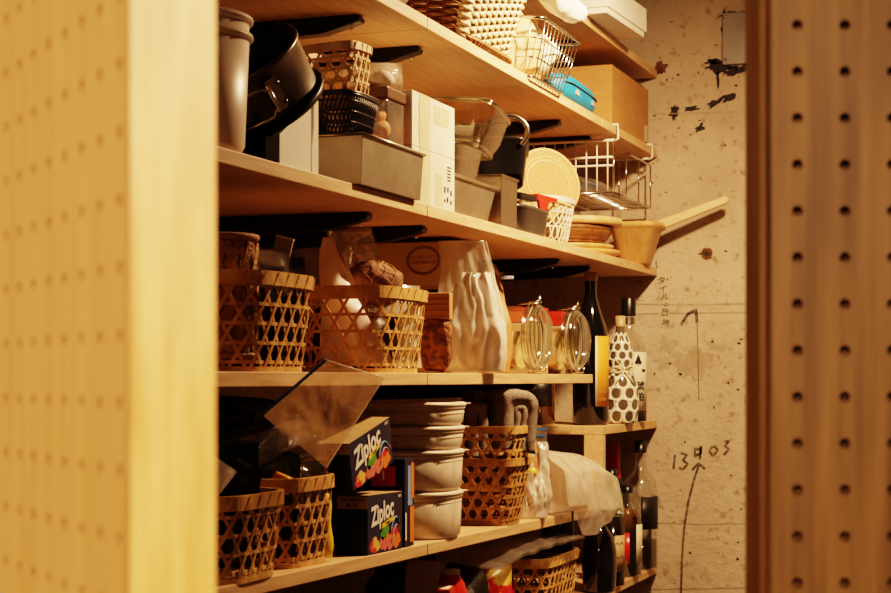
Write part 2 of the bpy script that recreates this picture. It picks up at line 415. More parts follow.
def standbag(w, d, h, topw, seed=0, wr=.005, sc=16, power=1.2, flat=.003, skew=0, nu=90, nv=48):
    """gusseted bag standing on its base: w along x, d along y, closing to a flat top of width topw"""
    f = outline(1, 1, 5)
    def fn(u, v):
        x, y, a, b = f(u)
        k = max(0, (v - .45) / .55) ** power
        ww = w / 2 + (topw / 2 - w / 2) * k; dd = d / 2 + (flat - d / 2) * k
        bul = 1 + .08 * math.sin(PI * min(1, v * 1.5))
        q = nz((x * w, y * d * 2, v * h), sc, seed); q2 = nz((x * w, y * d * 2, v * h), sc * 2.5, seed + 3); cz = crease((x * w * 1.3, y * d * 2, v * h * .6), sc * 1.1, seed)
        e = min(1, v * 6 + .1)
        return (skew * v * v + x * ww * bul + (q.x + .5 * q2.x + a * cz * 1.2) * wr * e, y * dd * bul + (q.y * .6 + .4 * q2.y + b * cz * 1.6) * wr * e, v * h + q.z * wr * .4 * e)
    mb = MB(); mb.sheet(fn, nu, nv, cu=True, cap0=True); return mb
def blob(rx, ry, rz_, seed=0, wr=.01, sc=18, n=32, pw=1, floor=None):
    mb = MB()
    def fn(u, v):
        a = 2 * PI * u; b = PI * (v - .5) * .998
        c = math.cos(b); p = Vector((math.cos(a) * c, math.sin(a) * c, math.sin(b)))
        q = Vector((sgn(p.x) * abs(p.x) ** pw * rx, sgn(p.y) * abs(p.y) ** pw * ry, sgn(p.z) * abs(p.z) ** pw * rz_))
        q += nz(q, sc, seed) * wr + nz(q, sc * 2.6, seed + 4) * wr * .45
        if floor is not None and q.z < floor: q.z = floor
        return tuple(q)
    mb.sheet(fn, n, n // 2 + 4, cu=True); return mb
def carve(name, label, cat, loc, prof, body, parts=(), rz=0, group=None, n=32, solid=0):
    """a turned vessel: profile lathe + extra parts (name, profile, material, a0, a1)"""
    t = thing(name, label, cat, loc, rz, group)
    mb = MB(); mb.lathe(prof, n); mb.build('glass_body' if 'bottle' in name else 'body', body, t, solid=solid)
    for q in parts:
        nm, pf, mt = q[:3]; a0, a1 = (q[3], q[4]) if len(q) > 3 else (0, 2 * PI)
        b = MB(); b.lathe(pf, n if a1 - a0 > 6 else 16, a0=a0, a1=a1); b.build(nm, mt, t, solid=0.0004 if len(q) > 3 else 0)
    return t

# ------------------------------------------------------------------ the setting
YE = 3.914
XW = -.42
b = MB(); b.box(XW - .1, 1.75, YE, YE + .1, -EZ, .92); wall_end = struct(b, 'wall_end', 'concrete', Mx=T(0, 0, EZ))
b = MB(); b.box(XW - .1, XW, .2, YE, -EZ, .92); struct(b, 'wall_left', 'concrete', Mx=T(0, 0, EZ))
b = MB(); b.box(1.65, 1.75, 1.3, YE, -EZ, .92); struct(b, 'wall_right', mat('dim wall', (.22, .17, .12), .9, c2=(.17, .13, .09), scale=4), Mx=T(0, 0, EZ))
b = MB(); b.box(XW - .1, 1.75, .2, YE + .1, .92, 1.0); struct(b, 'ceiling', 'concrete', Mx=T(0, 0, EZ))
b = MB(); b.box(-2.5, 3, -2, YE + .1, -EZ - .05, -EZ); struct(b, 'floor', mat('floor boards', (.12, .07, .035), .5, c2=(.08, .045, .02), scale=8, stretch=(6, .6, 1)), Mx=T(0, 0, EZ))

# marks on the end wall, at their place on the wall (x, z)
TH = .3473038; CS, SN = math.cos(TH), math.sin(TH)
def W(px, py):
    a = (px - 445.5) / 1670; D = YE / (CS + a * SN)
    return (.88 + D * (-SN + a * CS), (378 - py) * D / 1670)
def stroke(mb, pts, w, dz=.0008):
    P = [Vector((W(*p)[0], YE - dz, W(*p)[1])) for p in pts]
    Q = []
    for i in range(len(P) - 1):
        for k in range(4): Q.append(P[i].lerp(P[i + 1], k / 4))
    Q.append(P[-1]); mb.ribbon(Q, [(0, -1, 0)] * len(Q), w, .0008)
def patch(mb, px, py, rx, ry, seed, dz=.0006, n=40, jag=.5, rot=0):
    cx, cz = W(px, py); k = 3.92 / 1670; vs = []
    for i in range(n):
        a = 2 * PI * i / n; q = 1 + jag * (noise.noise(Vector((math.cos(a) * 1.7, math.sin(a) * 1.7, seed))) + .6 * noise.noise(Vector((math.cos(a) * 5, math.sin(a) * 5, seed + 3))))
        x, z = rx * math.cos(a) * q, ry * math.sin(a) * q
        x, z = x * math.cos(rot) - z * math.sin(rot), x * math.sin(rot) + z * math.cos(rot)
        vs.append((cx + x * k, YE - dz, cz + z * k))
    mb.add(vs, [tuple(range(n))])
b = MB()
stroke(b, [(673.5, 469), (675, 455)], .0052)
stroke(b, [(681, 453), (687, 455), (683, 460), (688, 464), (683, 469), (679, 468)], .0052)
stroke(b, [(701, 449), (695, 449), (695, 456), (701, 453), (701, 446), (700, 459)], .0058)
stroke(b, [(713, 446), (709, 451), (713, 456), (718, 450), (714, 446)], .0052)
stroke(b, [(724, 441), (729, 441), (725, 446), (729, 449), (724, 455)], .0052)
b.build('pencil_number', 'pencil', wall_end, Mx=T(0, 0, 0))
b = MB()
stroke(b, [(681, 593), (682, 560), (684, 530), (688, 503), (694, 480), (699, 465)], .0055)
stroke(b, [(692, 470), (699, 463), (705, 469)], .0055)
b.build('pencil_arrow', 'pencil', wall_end)
b = MB()
stroke(b, [(681, 325), (688, 314), (696, 310), (697, 322)], .0075); stroke(b, [(697, 322), (698, 350), (699, 400)], .0018)
b.build('pencil_arrow', 'pencil', wall_end)
b = MB()
for q in ([(651, 262), (650, 268)], [(656, 261), (657, 268)]): stroke(b, q, .003)
b.build('tally_mark', 'pencil', wall_end)
for ch, px, py, s_ in (('タ', 661.5, 281, .021), ('イ', 663, 289, .019), ('ル', 665, 297, .020), ('の', 666, 305, .011), ('目', 665, 313, .020), ('地', 666, 323, .019)):
    wx, wz = W(px, py); text('handwritten_note', ch, s_, 'pencil', wall_end, on_ny(wx, YE - .0008, wz) @ RZ(-8), bold=.0003)
b = MB()
stroke(b, [(632, 304), (680, 304.5), (762, 303.5)], .003); stroke(b, [(632, 314), (690, 313), (762, 312)], .002); stroke(b, [(640, 522), (700, 524), (762, 523)], .002); stroke(b, [(650, 589), (762, 587)], .003); stroke(b, [(655, 114), (700, 113), (735, 112)], .002)
b.build('formwork_seam', 'seam', wall_end)
b = MB()
random.seed(4)
patch(b, 707, 254, 6, 6, 1, jag=.3); patch(b, 661, 68, 6, 6, 2, jag=.5)
b.build('rust_spot', 'rust', wall_end)
b = MB(); patch(b, 707, 254, 3, 3, 9, dz=.0012, jag=.4)
for i in range(46):
    x, y = random.uniform(650, 748), random.uniform(20, 585)
    patch(b, x, y, random.uniform(.6, 1.9), random.uniform(.5, 1.5), 20 + i, jag=.7, n=12)
b.build('pit', 'hole', wall_end)
b = MB(); patch(b, 692, 362, 20, 14, 3, jag=.7, n=80); patch(b, 668, 345, 9, 7, 5, jag=.8, n=60); patch(b, 664, 362, 10, 6, 6, jag=.7)
patch(b, 720, 345, 11, 5, 7, jag=.9, n=60); b.build('damp_stain', 'stain', wall_end)
b = MB()
patch(b, 716, 102, 10, 3.2, 11, jag=.9, rot=.45); patch(b, 674, 112, 4, 6, 12, jag=.9); patch(b, 700, 128, 5, 3, 13, jag=.9, rot=.5); patch(b, 730, 97, 7, 3.5, 14, jag=.7, rot=.4)
patch(b, 719, 66, 12, 5, 15, jag=1); patch(b, 738, 69, 13, 5, 16, jag=.9, rot=.2); patch(b, 712, 62, 6, 2.5, 17, jag=.9); patch(b, 718, 80, 1.6, 9, 18, jag=.6); patch(b, 724, 30, 3, 14, 19, jag=.8); patch(b, 735, 14, 14, 2.5, 21, jag=.8)
patch(b, 690, 109, 8, 2, 22, jag=.9)
b.build('chipped_tar', 'tar', wall_end)
# steel cover plate on the end wall
x0, z1 = W(723, 14); x1, z0 = W(754, 64)
t = thing('wall_plate', 'small grey steel cover plate on concrete wall with black chipped edges', 'plate', (x0, YE - .001, z0))
b = MB(); b.box(0, x1 - x0, -.012, 0, 0, z1 - z0); b.build('plate', 'plate', t, bevel=.002)
for x, z in ((.008, .012), (x1 - x0 - .009, .01), (.008, z1 - z0 - .01)):
    b = MB(); b.lathe([(0, .003), (.003, .003), (.004, 0)], 12, Mx=frame((x, -.012, z), (1, 0, 0), (0, 0, 1))); b.build('screw', 'steel_edge', t)

# perforated door leaves framing the view
def pegboard(name, o, xdir, cols, rows, px, pz, x_off, z_off, wid, z0, z1, thick, mface, r=.003):
    """face in local xz (x along xdir, z up), facing local -y; holes are real recesses"""
    xa = Vector(xdir).normalized(); t = bpy.data.objects.new(name, None); COL.objects.link(t); t['kind'] = 'structure'
    t.matrix_world = T(0, 0, EZ) @ frame(o, xa, Vector((0, 0, 1)).cross(xa))
    b = MB(); n = 16
    ex = [0] + [x_off + (i - .5) * px for i in range(cols + 1)] + [wid]
    ez = [z0] + [z_off + (k - .5) * pz for k in range(rows + 1)] + [z1]
    q = lambda a, c, d, e: b.add([(a, 0, d), (c, 0, d), (c, 0, e), (a, 0, e)], [(0, 1, 2, 3)])
    q(0, ex[1], z0, z1); q(ex[-2], wid, z0, z1); q(ex[1], ex[-2], z0, ez[1]); q(ex[1], ex[-2], ez[-2], z1)
    sq = []
    for j in range(n):
        a = 2 * PI * (j + .5) / n; c, s = math.cos(a), math.sin(a); k = max(abs(c), abs(s)); sq.append((c / k, s / k))
    for i in range(cols):
        for k in range(rows):
            cx, cz = x_off + i * px, z_off + k * pz; vs = []
            vs += [(cx + u * px / 2, 0, cz + w_ * pz / 2) for u, w_ in sq]
            for rr, dy in ((r, 0), (r, .008)):
                vs += [(cx + rr * math.cos(2 * PI * (j + .5) / n), dy, cz + rr * math.sin(2 * PI * (j + .5) / n)) for j in range(n)]
            fs = []
            for l in range(2): fs += [(l * n + j, l * n + (j + 1) % n, (l + 1) * n + (j + 1) % n, (l + 1) * n + j) for j in range(n)]
            fs.append(tuple(2 * n + j for j in range(n)))
            cr = [j for j in range(n) if abs(abs(sq[j][0]) - abs(sq[j][1])) < 1e-6]
            b.add(vs, fs)
            for sx in (-1, 1):
                for sz in (-1, 1):   # the cell corners left over by the octagonal ring
                    best = sorted(range(n), key=lambda j: (sq[j][0] - sx) ** 2 + (sq[j][1] - sz) ** 2)[:2]
                    b.add([(cx + sx * px / 2, 0, cz + sz * pz / 2)] + [(cx + sq[j][0] * px / 2, 0, cz + sq[j][1] * pz / 2) for j in best], [(0, 1, 2)])
    b.build('perforated_face', mface, t)
    return t
# left leaf: its free edge comes towards the camera
ra = Vector((CS, SN)); fa = Vector((-SN, CS))
def cam(lat, D): v = Vector((.88, 0)) + ra * lat + fa * D; return (v.x, v.y, 0)
corner = (-.1202 + .4715 * .009, .6158 - .882 * .009)
far = (corner[0] - .4715 * .55, corner[1] + .882 * .55)
xd = Vector(cam(*corner)) - Vector(cam(*far))
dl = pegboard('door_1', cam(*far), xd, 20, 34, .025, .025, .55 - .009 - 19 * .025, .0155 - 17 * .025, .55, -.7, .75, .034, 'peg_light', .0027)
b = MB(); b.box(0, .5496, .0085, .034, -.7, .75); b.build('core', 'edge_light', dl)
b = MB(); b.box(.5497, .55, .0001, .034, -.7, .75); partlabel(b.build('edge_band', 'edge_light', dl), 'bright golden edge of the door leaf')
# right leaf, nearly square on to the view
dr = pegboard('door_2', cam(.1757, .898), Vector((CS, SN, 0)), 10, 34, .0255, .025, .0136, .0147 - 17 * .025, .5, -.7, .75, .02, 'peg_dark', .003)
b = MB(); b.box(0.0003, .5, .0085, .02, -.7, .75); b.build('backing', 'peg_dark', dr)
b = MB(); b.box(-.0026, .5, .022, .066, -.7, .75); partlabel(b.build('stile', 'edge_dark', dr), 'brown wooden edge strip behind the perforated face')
b = MB(); b.box(.002, .499, .0195, .0225, -.7, .75); b.build('rebate_shade', 'ink', dr)  # black filler painting the shadow in the gap before the stile

# ------------------------------------------------------------------ shelves
ZT, ZA, ZB, ZC, ZC2, ZE = .714, .525, .243, -.0105, -.119, -.465
TK = .018
def zD(y): return -.2665 - .018 * (y - 2.352)
S1, S2, S3, S0 = 2.352, 3.394, YE - .002, 1.312
def board(label, y0, y1, z, tilt=False):
    b = MB(); b.box(XW + .002, 0, 0, y1 - y0 - .002, 0, TK)
    if tilt: Mx = T(0, y0 + .001, zD(y0)) @ RX(-math.degrees(math.atan(.018)))
    else: Mx = T(0, y0 + .001, z)
    return solo(b, 'shelf_board', label, 'shelf', 'board', Mx=Mx, bevel=.0012, group='wooden shelf boards')
board('topmost wooden shelf board, short end piece against the concrete wall under the white box', S2, S3, ZT)
board('topmost wooden shelf board, long piece above the wicker and wire baskets', S1, S2, ZT)
board('second wooden shelf board from the top, left piece over the springform pan', S0, S1, ZA)
board('second wooden shelf board from the top, middle piece carrying wicker basket and wire basket', S1, S2, ZA)
board('second wooden shelf board from the top, short end piece under the brown cardboard box', S2, S3, ZA)
board('third wooden shelf board, left piece carrying loaf pan and springform pan', S0, S1, ZB)
board('third wooden shelf board, middle piece carrying white cartons and glass bowl', S1, S2, ZB)
board('third wooden shelf board, short end piece under the wooden ladle', S2, S3, ZB)
board('wooden shelf board under the two big hexagonal bamboo baskets', S0, S1, ZC)
board('wooden shelf board under the flour bag and the clip top jars', S1, 3.318, ZC)
board('short wooden shelf carrying the orange label bottle and lace sleeved bottle', S2, S3, ZC2)
board('lower wooden shelf board carrying blue freezer bag boxes', S0, S1, 0, True)
board('lower wooden shelf board carrying towel basket and white bags', S1, S2 - .005, 0, True)
board('bottom wooden shelf, short end piece under the liquor bottles', S2, S3, ZE)
board('bottom wooden shelf board under the lidded basket and red packs', S1, S2, ZE)

def bracket(label, y, z, L=.36):
    t = thing('shelf_bracket', label, 'bracket', (0, y, z - .0006), group='black shelf brackets')
    b = MB(); prof = [(XW + .003, 0), (-.06, 0), (-.056, -.005), (-.058, -.010), (-.115, -.024), (XW + .003, -.034)]
    b.poly([(x, zz) for x, zz in prof], .024, Mx=frame((0, .012, 0), (1, 0, 0), (0, 0, 1)))
    b.build('arm', 'bracket', t, bevel=.0015)
    b = MB(); b.lathe([(0, -.0145), (.003, -.0145), (.0035, -.012)], 10, Mx=T(-.072, 0, -.005)); b.build('bolt', 'steel_edge', t)
bracket('black shelf bracket above the springform pan', S1 - .12, ZA)
bracket('black shelf bracket above the clear lidded box, right of a board joint', S1 + .12, ZA)
bracket('black shelf bracket above the glass bowl and kettle', S2 - .12, ZA)
bracket('black shelf bracket above the hanging wire basket', S2 + .12, ZA)
bracket('black shelf bracket above the pinkish pouch', S1 - .09, ZB)
bracket('black shelf bracket above the paper box, right of the board joint', S1 + .14, ZB)
bracket('black shelf bracket above the second clip top jar, left of a board joint', 3.27, ZB)
bracket('black shelf bracket above the orange label bottle', 3.51, ZB)
bracket('black shelf bracket above the brown paper bag', 3.10, ZC)
bracket('black shelf bracket above the brown cardboard box', S2 + .02, ZT)
bracket('black shelf bracket below the blue boxes shelf, above the red packs', S1 + .14, zD(S1 + .14))
b = MB(); b.box(-.04, 0, 0, .026, 0, .3275)
solo(b, 'shelf_post', 'short square wooden post holding up the bottle shelf behind the big white bag', 'post', 'board', (0, 3.395, -.4468), bevel=.001)

FA, FB, FC, FC2, FE, FT = ZA + TK, ZB + TK, ZC + TK, ZC2 + TK, ZE + TK, ZT + TK
def FD(y): return zD(y) + TK + .0003

# ------------------------------------------------------------------ shelf B (third from the top)
def wiretube(t, name, segs, r, m, n=6):
    b = MB()
    for p in segs: b.tube(p, r, n)
    return b.build(name, m, t)
# stacked canisters at the far left
def canister(label, z, h):
    t = thing('canister', label, 'canister', (-.063, 1.738, z), group='stacked pale canisters')
    b = MB(); b.lathe([(0, 0), (.050, 0), (.056, .003), (.060, .010), (.0655, h), (.063, h), (.058, .012), (0, .008)], 48); b.build('body', 'enamel', t)
    b = MB(); b.lathe([(.0655 + .0048 * math.cos(a), h - .001 + .0048 * math.sin(a)) for a in [2 * PI * i / 10 for i in range(11)]], 48); b.build('rolled_rim', 'enamel', t)
canister('lower pale canister standing on the shelf, nested under another, left of springform pan', FB + .0003, .138)
canister('upper pale canister, nested in the top of the lower canister at far left', FB + .024, .134)
# black tin below the springform pan
b = MB(); b.box(-.205, -.004, 1.807, 1.8445, 0, .036)
solo(b, 'baking_tin', 'black baking tin lying under the tilted springform pan on the shelf', 'tin', 'blackmatte', (0, 0, FB + .0003), bevel=.002)
# white box with a folded flap
t = thing('paper_box', 'upright white paper box between the springform pan and the loaf pan', 'box', (-.004, 1.847, FB))
b = MB(); b.poly([(0, 0), (.093, 0), (.093, .088), (0, .036)], .2, Mx=frame((-.2, 0, 0), (0, 1, 0), (0, 0, 1))); b.build('box_body', 'white_card', t, bevel=.001)
b = MB(); b.poly([(.0945, .0), (.116, .0), (.116, .095), (.1005, .095), (.1005, .06), (.0945, .03)], .19, Mx=frame((-.19, 0, 0), (0, 1, 0), (0, 0, 1))); b.build('flap', 'white_card', t, bevel=.001)
# springform pan, tilted
ra_ = Vector((CS, SN, 0)); fa_ = Vector((-SN, CS, 0)); up_ = Vector((0, 0, 1))
ax = (ra_ * -.36 + up_ * .78 - fa_ * .52).normalized()
pc = Vector((-.060, 1.892, .335))
Mx = frame(pc, ax.cross(Vector((0, 1, 0))), Vector((0, 1, 0)));
zx = ax; yx = (ra_ * .02 - fa_ * 1.0); yx = (yx - zx * yx.dot(zx)).normalized(); xx = yx.cross(zx)
Mx = Matrix((xx, yx, zx)).transposed().to_4x4(); Mx.translation = pc
t = thing('springform_pan', 'round springform cake pan with black inside and steel clasp, tilted against white box', 'pan', Mx=Mx)
b = MB(); pr = [(.088, .004), (.088, .068), (.0905, .070), (.0905, .074), (.088, .075)]; b.lathe(pr, 64); b.build('outer_wall', mat('dark polished steel', (.20, .18, .15), .3, 1, c2=(.15, .13, .11), scale=30), t)
b = MB(); b.lathe([(.0865, .004), (.0865, .0755), (.088, .0752)], 64); b.build('inner_wall', 'ncoat', t)
b = MB(); b.lathe([(0, .002), (.090, .002), (.093, .008), (.0955, .008), (.094, -.002), (0, -.003)], 64); b.build('base_plate', 'ncoat', t)
c = MB()
def onwall(a, z, r=.0895): return (r * math.cos(R(a)), r * math.sin(R(a)), z)
for a in (74, 112):
    p = [onwall(a - 5, .018), onwall(a + 5, .018), onwall(a + 5, .060), onwall(a - 5, .060)]
    c.add(p + [tuple(x * 1.03 for x in q[:2]) + (q[2],) for q in p], [(0, 1, 2, 3), (4, 5, 6, 7), (0, 1, 5, 4), (1, 2, 6, 5), (2, 3, 7, 6), (3, 0, 4, 7)])
c.tube([onwall(76, .024, .096), onwall(81, .020, .101), onwall(101, .020, .103), onwall(107, .028, .100), onwall(107, .050, .100), onwall(101, .058, .103), onwall(81, .058, .101), onwall(76, .053, .096)], .0017, 8, closed=True)
c.tube([onwall(107, .022, .097), onwall(107, .057, .097)], .0034, 8); c.tube([onwall(80, .022, .095), onwall(80, .057, .095)], .0034, 8)
c.build('clasp', 'chrome', t)
for a, z in ((70, .026), (70, .052), (116, .026), (116, .052)):
    c = MB(); c.lathe([(0, .002), (.0025, .0015), (.003, 0)], 10, Mx=frame(onwall(a, z, .0925), (-math.sin(R(a)), math.cos(R(a)), 0), (0, 0, 1))); c.build('rivet', 'steel_dark', t)
# loaf pan
def openbox(w, d, h, tp, wall=.0012, lip=.005):
    """open tapered box, local x width, y length; rim at top bigger by tp"""
    b = MB()
    def ring(k, z, dx=0): return [(-w / 2 - k + dx, -d / 2 - k + dx, z), (w / 2 + k - dx, -d / 2 - k + dx, z), (w / 2 + k - dx, d / 2 + k - dx, z), (-w / 2 - k + dx, d / 2 + k - dx, z)]
    rs = [ring(0, 0), ring(tp, h), ring(tp + lip, h), ring(tp + lip, h + .002), ring(tp, h + .002, wall), ring(0, wall, wall)]
    vs = [p for q in rs for p in q]; fs = [(3, 2, 1, 0), (20, 21, 22, 23)]
    for i in range(5):
        for j in range(4): fs.append((i * 4 + j, i * 4 + (j + 1) % 4, (i + 1) * 4 + (j + 1) % 4, (i + 1) * 4 + j))
    return b.add(vs, fs)
t = thing('loaf_pan', 'rectangular steel loaf pan with rolled lip, overhanging the shelf edge', 'pan', (-.047, 2.187, FB + .0003))
openbox(.11, .225, .066, .004, lip=.0).build('pan_body', 'steel_dull', t, bevel=.003)
b = MB(); w_, d_ = .0605, .118
b.tube([(-w_, -d_, .067), (w_, -d_, .067), (w_, d_, .067), (-w_, d_, .067)], .0024, 8, closed=True); b.build('rolled_lip', 'steel', t)
# black lattice basket and small hexagonal basket in it
t = thing('lattice_basket', 'small black plastic ribbed basket sitting inside the loaf pan', 'basket', (-.056, 2.150, .3305))
b = MB(); f0, f1 = outline(.034, .048), outline(.044, .060)
def bk(u, v): x0, y0, *_ = f0(u); x1, y1, *_ = f1(u); return (x0 + (x1 - x0) * v, y0 + (y1 - y0) * v, .005 + v * .056)
for i in range(54):
    b.tube([bk(i / 54 + .02 * k, k / 3) for k in range(4)], .0012, 6)
for v in (.02, .3, .55, .8): b.tube([bk(j / 48, v) for j in range(48)], .0012, 6, closed=True)
b.build('ribs', 'black', t)
b = MB()
for v in (.95, 1): b.tube([bk(j / 48, v) for j in range(48)], .0026, 8, closed=True)
b.build('rim', 'black', t)
b = MB(); b.poly([f0(j / 40)[:2] for j in range(40)], .003, Mx=T(0, 0, .003)); b.build('base', 'black', t)
kagome('small hexagonal weave bamboo basket tilted on the black ribbed basket', None, .032, .038, .041, .049, .076, a=.0095, w=.0034, rim=.010, Mx=T(-.052, 2.142, .3835) @ RY(-4) @ RX(4) @ RZ(4), m='bamboo_pale')
# clear lidded box with snacks
t = thing('lidded_box', 'clear plastic box with brown lid and orange brown snacks behind the loaf pan rim', 'box', (-.050, 2.252, FB + .0045))
b = MB(); b.box(-.038, .038, -.034, .034, 0, .135); b.build('clear_body', 'film', t, bevel=.003)
b = MB(); b.box(-.0405, .0405, -.037, .037, .1355, .152); b.build('lid', 'boxlid', t, bevel=.002)
bb = MB()
random.seed(3)
for k in range(5):
    q = blob(.027, .025, .018, k, .008); bb.add(q.v, q.f, True, T(random.uniform(-.004, .004), random.uniform(-.003, .003), .024 + k * .022) @ RZ(50 * k) @ RY(20))
o = bb.build('snack', 'bread', t); o['kind'] = 'stuff'
q = pillow(.088, .042, .06, 3, .006); o = solo(q, 'snack_bag', 'crinkled clear bag of pale rolls lying on the brown lid of the clear box', 'bag', 'film_milky', Mx=T(-.05, 2.258, FB + .1575) @ RZ(20))
q = blob(.026, .018, .014, 4, .006); p = q.build('roll', 'kraft_light', o); p.matrix_local = T(-.006, 0, .016); q = blob(.016, .016, .013, 6, .006); p = q.build('roll', 'white_card', o); p.matrix_local = T(.017, 0, .017)
# two white cartons
def carton(label, z, h, marks):
    t = thing('carton', label, 'box', (-.003, 2.295, z), group='stacked white cartons')
    b = MB(); b.box(-.115, 0, 0, .186, 0, h); b.build('carton_body', 'carton', t, bevel=.0008)
    b = MB(); b.box(.0001, .0005, .03, .075, 0, h); b.build('tape', 'tape', t)
    b = MB(); b.box(.0001, .0004, .092, .16, .045, h - .008) if marks == 0 else b.box(.0001, .0004, .1, .13, .004, h - .03)
    b.build('printed_panel', 'tape', t)
    b = MB()
    random.seed(marks + 2)
    if marks:
        for y, z0, z1 in ((.138, .012, .016), (.138, .026, .036), (.152, .028, .036), (.150, .012, .02), (.166, .01, .016), (.166, .024, .032)): b.box(.0001, .0006, y, y + .006, z0, z1)
        for k in range(5): b.box(.0001, .0006, .152, .168, .046 + .005 * k, .048 + .005 * k)
    else:
        for k in range(14): b.box(.0001, .0006, .024 + .003 * (k % 2), .028 + .004 * (k % 2), .008 + .0045 * k, .010 + .0045 * k)
    b.build('printing', 'ink' if marks else 'greylabel', t)
carton('lower of two stacked off white cartons, with small black print, standing on shelf', FB + .0003, .082, 1)
carton('upper of two stacked off white cartons right of the clear lidded box', FB + .0828, .081, 0)
# steel rectangular container, glass container, glass bowl
t = thing('steel_container', 'low rectangular steel container under the glass dishes, right of the cartons', 'container', (-.075, 2.605, FB + .0003))
openbox(.10, .205, .060, .012, lip=.004).build('container_body', 'steel_dull', t, bevel=.002)
b = MB(); b.box(-.066, .066, -.118, .118, .0625, .0645); b.build('lid', 'steel_dull', t, bevel=.001)
def rsq(hw, hd, z, n=4.2): return [(x * hw, y * hd, z) for x, y in [SE[i * 20] for i in range(48)]] if n == 4.2 else None
def loft(rings, name, m, t, smooth=True, cap=True, solid=0):
    b = MB(); k = len(rings[0]); vs = [p for r in rings for p in r]
    fs = [(i * k + j, i * k + (j + 1) % k, (i + 1) * k + (j + 1) % k, (i + 1) * k + j) for i in range(len(rings) - 1) for j in range(k)]
    if cap: fs.append(tuple(range(k - 1, -1, -1)))
    b.add(vs, fs, smooth); return b.build(name, m, t, solid=solid)
t = thing('glass_dish', 'low rectangular glass dish between the steel container and the tilted glass bowl', 'dish', (-.068, 2.592, FB + .0655))
loft([rsq(.046, .07, 0), rsq(.048, .073, .004), rsq(.055, .082, .048), rsq(.057, .085, .05)], 'dish_body', 'glass', t, solid=.002)
b = MB(); b.tube([(x, y, .05) for x, y, z in rsq(.0565, .0845, 0)], .0026, 8, closed=True); b.build('rim', 'glassrim', t)
t = thing('glass_bowl', 'rounded square clear glass bowl, tilted, on top of the glass dishes', 'bowl', Mx=T(-.052, 2.655, FB + .119) @ RX(-14) @ RY(6))
loft([rsq(.032, .032, 0), rsq(.043, .043, .006), rsq(.053, .053, .03), rsq(.058, .058, .065), rsq(.060, .060, .073)], 'bowl_body', 'glass', t, solid=.0025)
b = MB(); b.tube([(x, y, .073) for x, y, z in rsq(.060, .060, 0)], .0042, 8, closed=True); b.build('rim', 'glassrim', t)
b = MB(); b.tube([(x, y, .006) for x, y, z in rsq(.044, .044, 0)], .003, 8, closed=True); b.build('foot_ring', 'glassrim', t)
# tall steel container + black pot with loop handle
t = thing('steel_canister', 'square tall steel container right of the low steel container, below the black pot', 'container', (-.06, 2.785, FB + .0003))
openbox(.10, .09, .086, .001, lip=.003).build('container_body', 'steel', t, bevel=.002)
b = MB(); b.box(-.054, .054, -.049, .049, .0885, .0905); b.build('lid', 'steel', t, bevel=.001)
t = thing('black_pot', 'small black pot with raised steel loop handle on the square steel container', 'pot', Mx=T(-.062, 2.885, FB + .093) @ RZ(18) @ RX(-14))
loft([rsq(.042, .04, .0), rsq(.046, .044, .004), rsq(.052, .052, .062), rsq(.056, .056, .064), rsq(.056, .056, .068), rsq(.050, .050, .068), rsq(.042, .042, .006)], 'pot_body', 'black', t)
b = MB(); b.tube(smooth([(-.040, -.050, .050), (-.034, -.066, .066), (-.020, -.068, .090), (.004, -.064, .104), (.032, -.058, .104), (.050, -.052, .090), (.050, -.050, .070), (.040, -.050, .054)]), .0050, 10); b.build('handle', 'chrome', t)
# smoky container, red clip tool
t = thing('dark_container', 'low smoky dark plastic container at the shelf edge below the round board', 'container', (-.052, 2.94, FB + .0003))
loft([rsq(.042, .086, 0), rsq(.045, .090, .004), rsq(.049, .098, .044), rsq(.051, .1, .045), rsq(.051, .1, .05), rsq(.047, .096, .05), rsq(.043, .088, .006)], 'container_body', 'darkbox', t)
t = thing('kitchen_tool', 'red plastic tool with black grip and pale tip lying across the dark container', 'tool', Mx=T(-.030, 3.01, FB + .0745) @ RZ(-7) @ RX(0))
b = MB(); b.box(-.009, .009, -.085, -.01, -.006, .006); b.build('grip', 'black', t, bevel=.003)
b = MB(); b.poly([(-.01, -.004), (.085, .002), (.085, .010), (-.01, .010)], .02, Mx=frame((-.01, 0, 0), (0, 1, 0), (0, 0, 1))); b.poly([(.0, -.026), (.02, -.026), (.045, .0), (-.01, .0)], .006, Mx=frame((.006, 0, 0), (0, 1, 0), (0, 0, 1))); b.build('jaw', 'redplastic', t, bevel=.002)
b = MB(); b.box(-.005, .006, .085, .135, .0025, .0095); b.box(-.005, .006, .135, .16, .001, .007); b.build('tip', 'handlewood', t, bevel=.002)
# cream lattice basket with the round board standing in it
t = thing('lattice_basket', 'oval cream plastic lattice basket holding the round cork board', 'basket', (-.082, 3.175, FB + .0003))
b = MB(); f0, f1 = outline(.060, .070, 2.6), outline(.075, .092, 2.6)
def bk(u, v): x0, y0, *_ = f0(u); x1, y1, *_ = f1(u); return (x0 + (x1 - x0) * v, y0 + (y1 - y0) * v, .002 + v * .088)
for i in range(26):
    b.tube([bk(i / 26 + .03 * math.sin(k * 1.2), k / 6) for k in range(7)], .0019, 6); b.tube([bk(i / 26 + .02 - .03 * math.sin(k * 1.2), k / 6) for k in range(7)], .0019, 6)
for v in (.03, .36, .68): b.tube([bk(j / 64, v) for j in range(64)], .0019, 6, closed=True)
b.build('lattice', 'lattice', t)
b = MB(); b.ribbon([bk(j / 64, .97) for j in range(64)], [f1(j / 64)[2:] + (0,) for j in range(64)], .010, .004, closed=True); b.build('rim', 'lattice', t)
b = MB(); b.poly([f0(j / 40)[:2] for j in range(40)], .002); b.build('base', 'lattice', t)
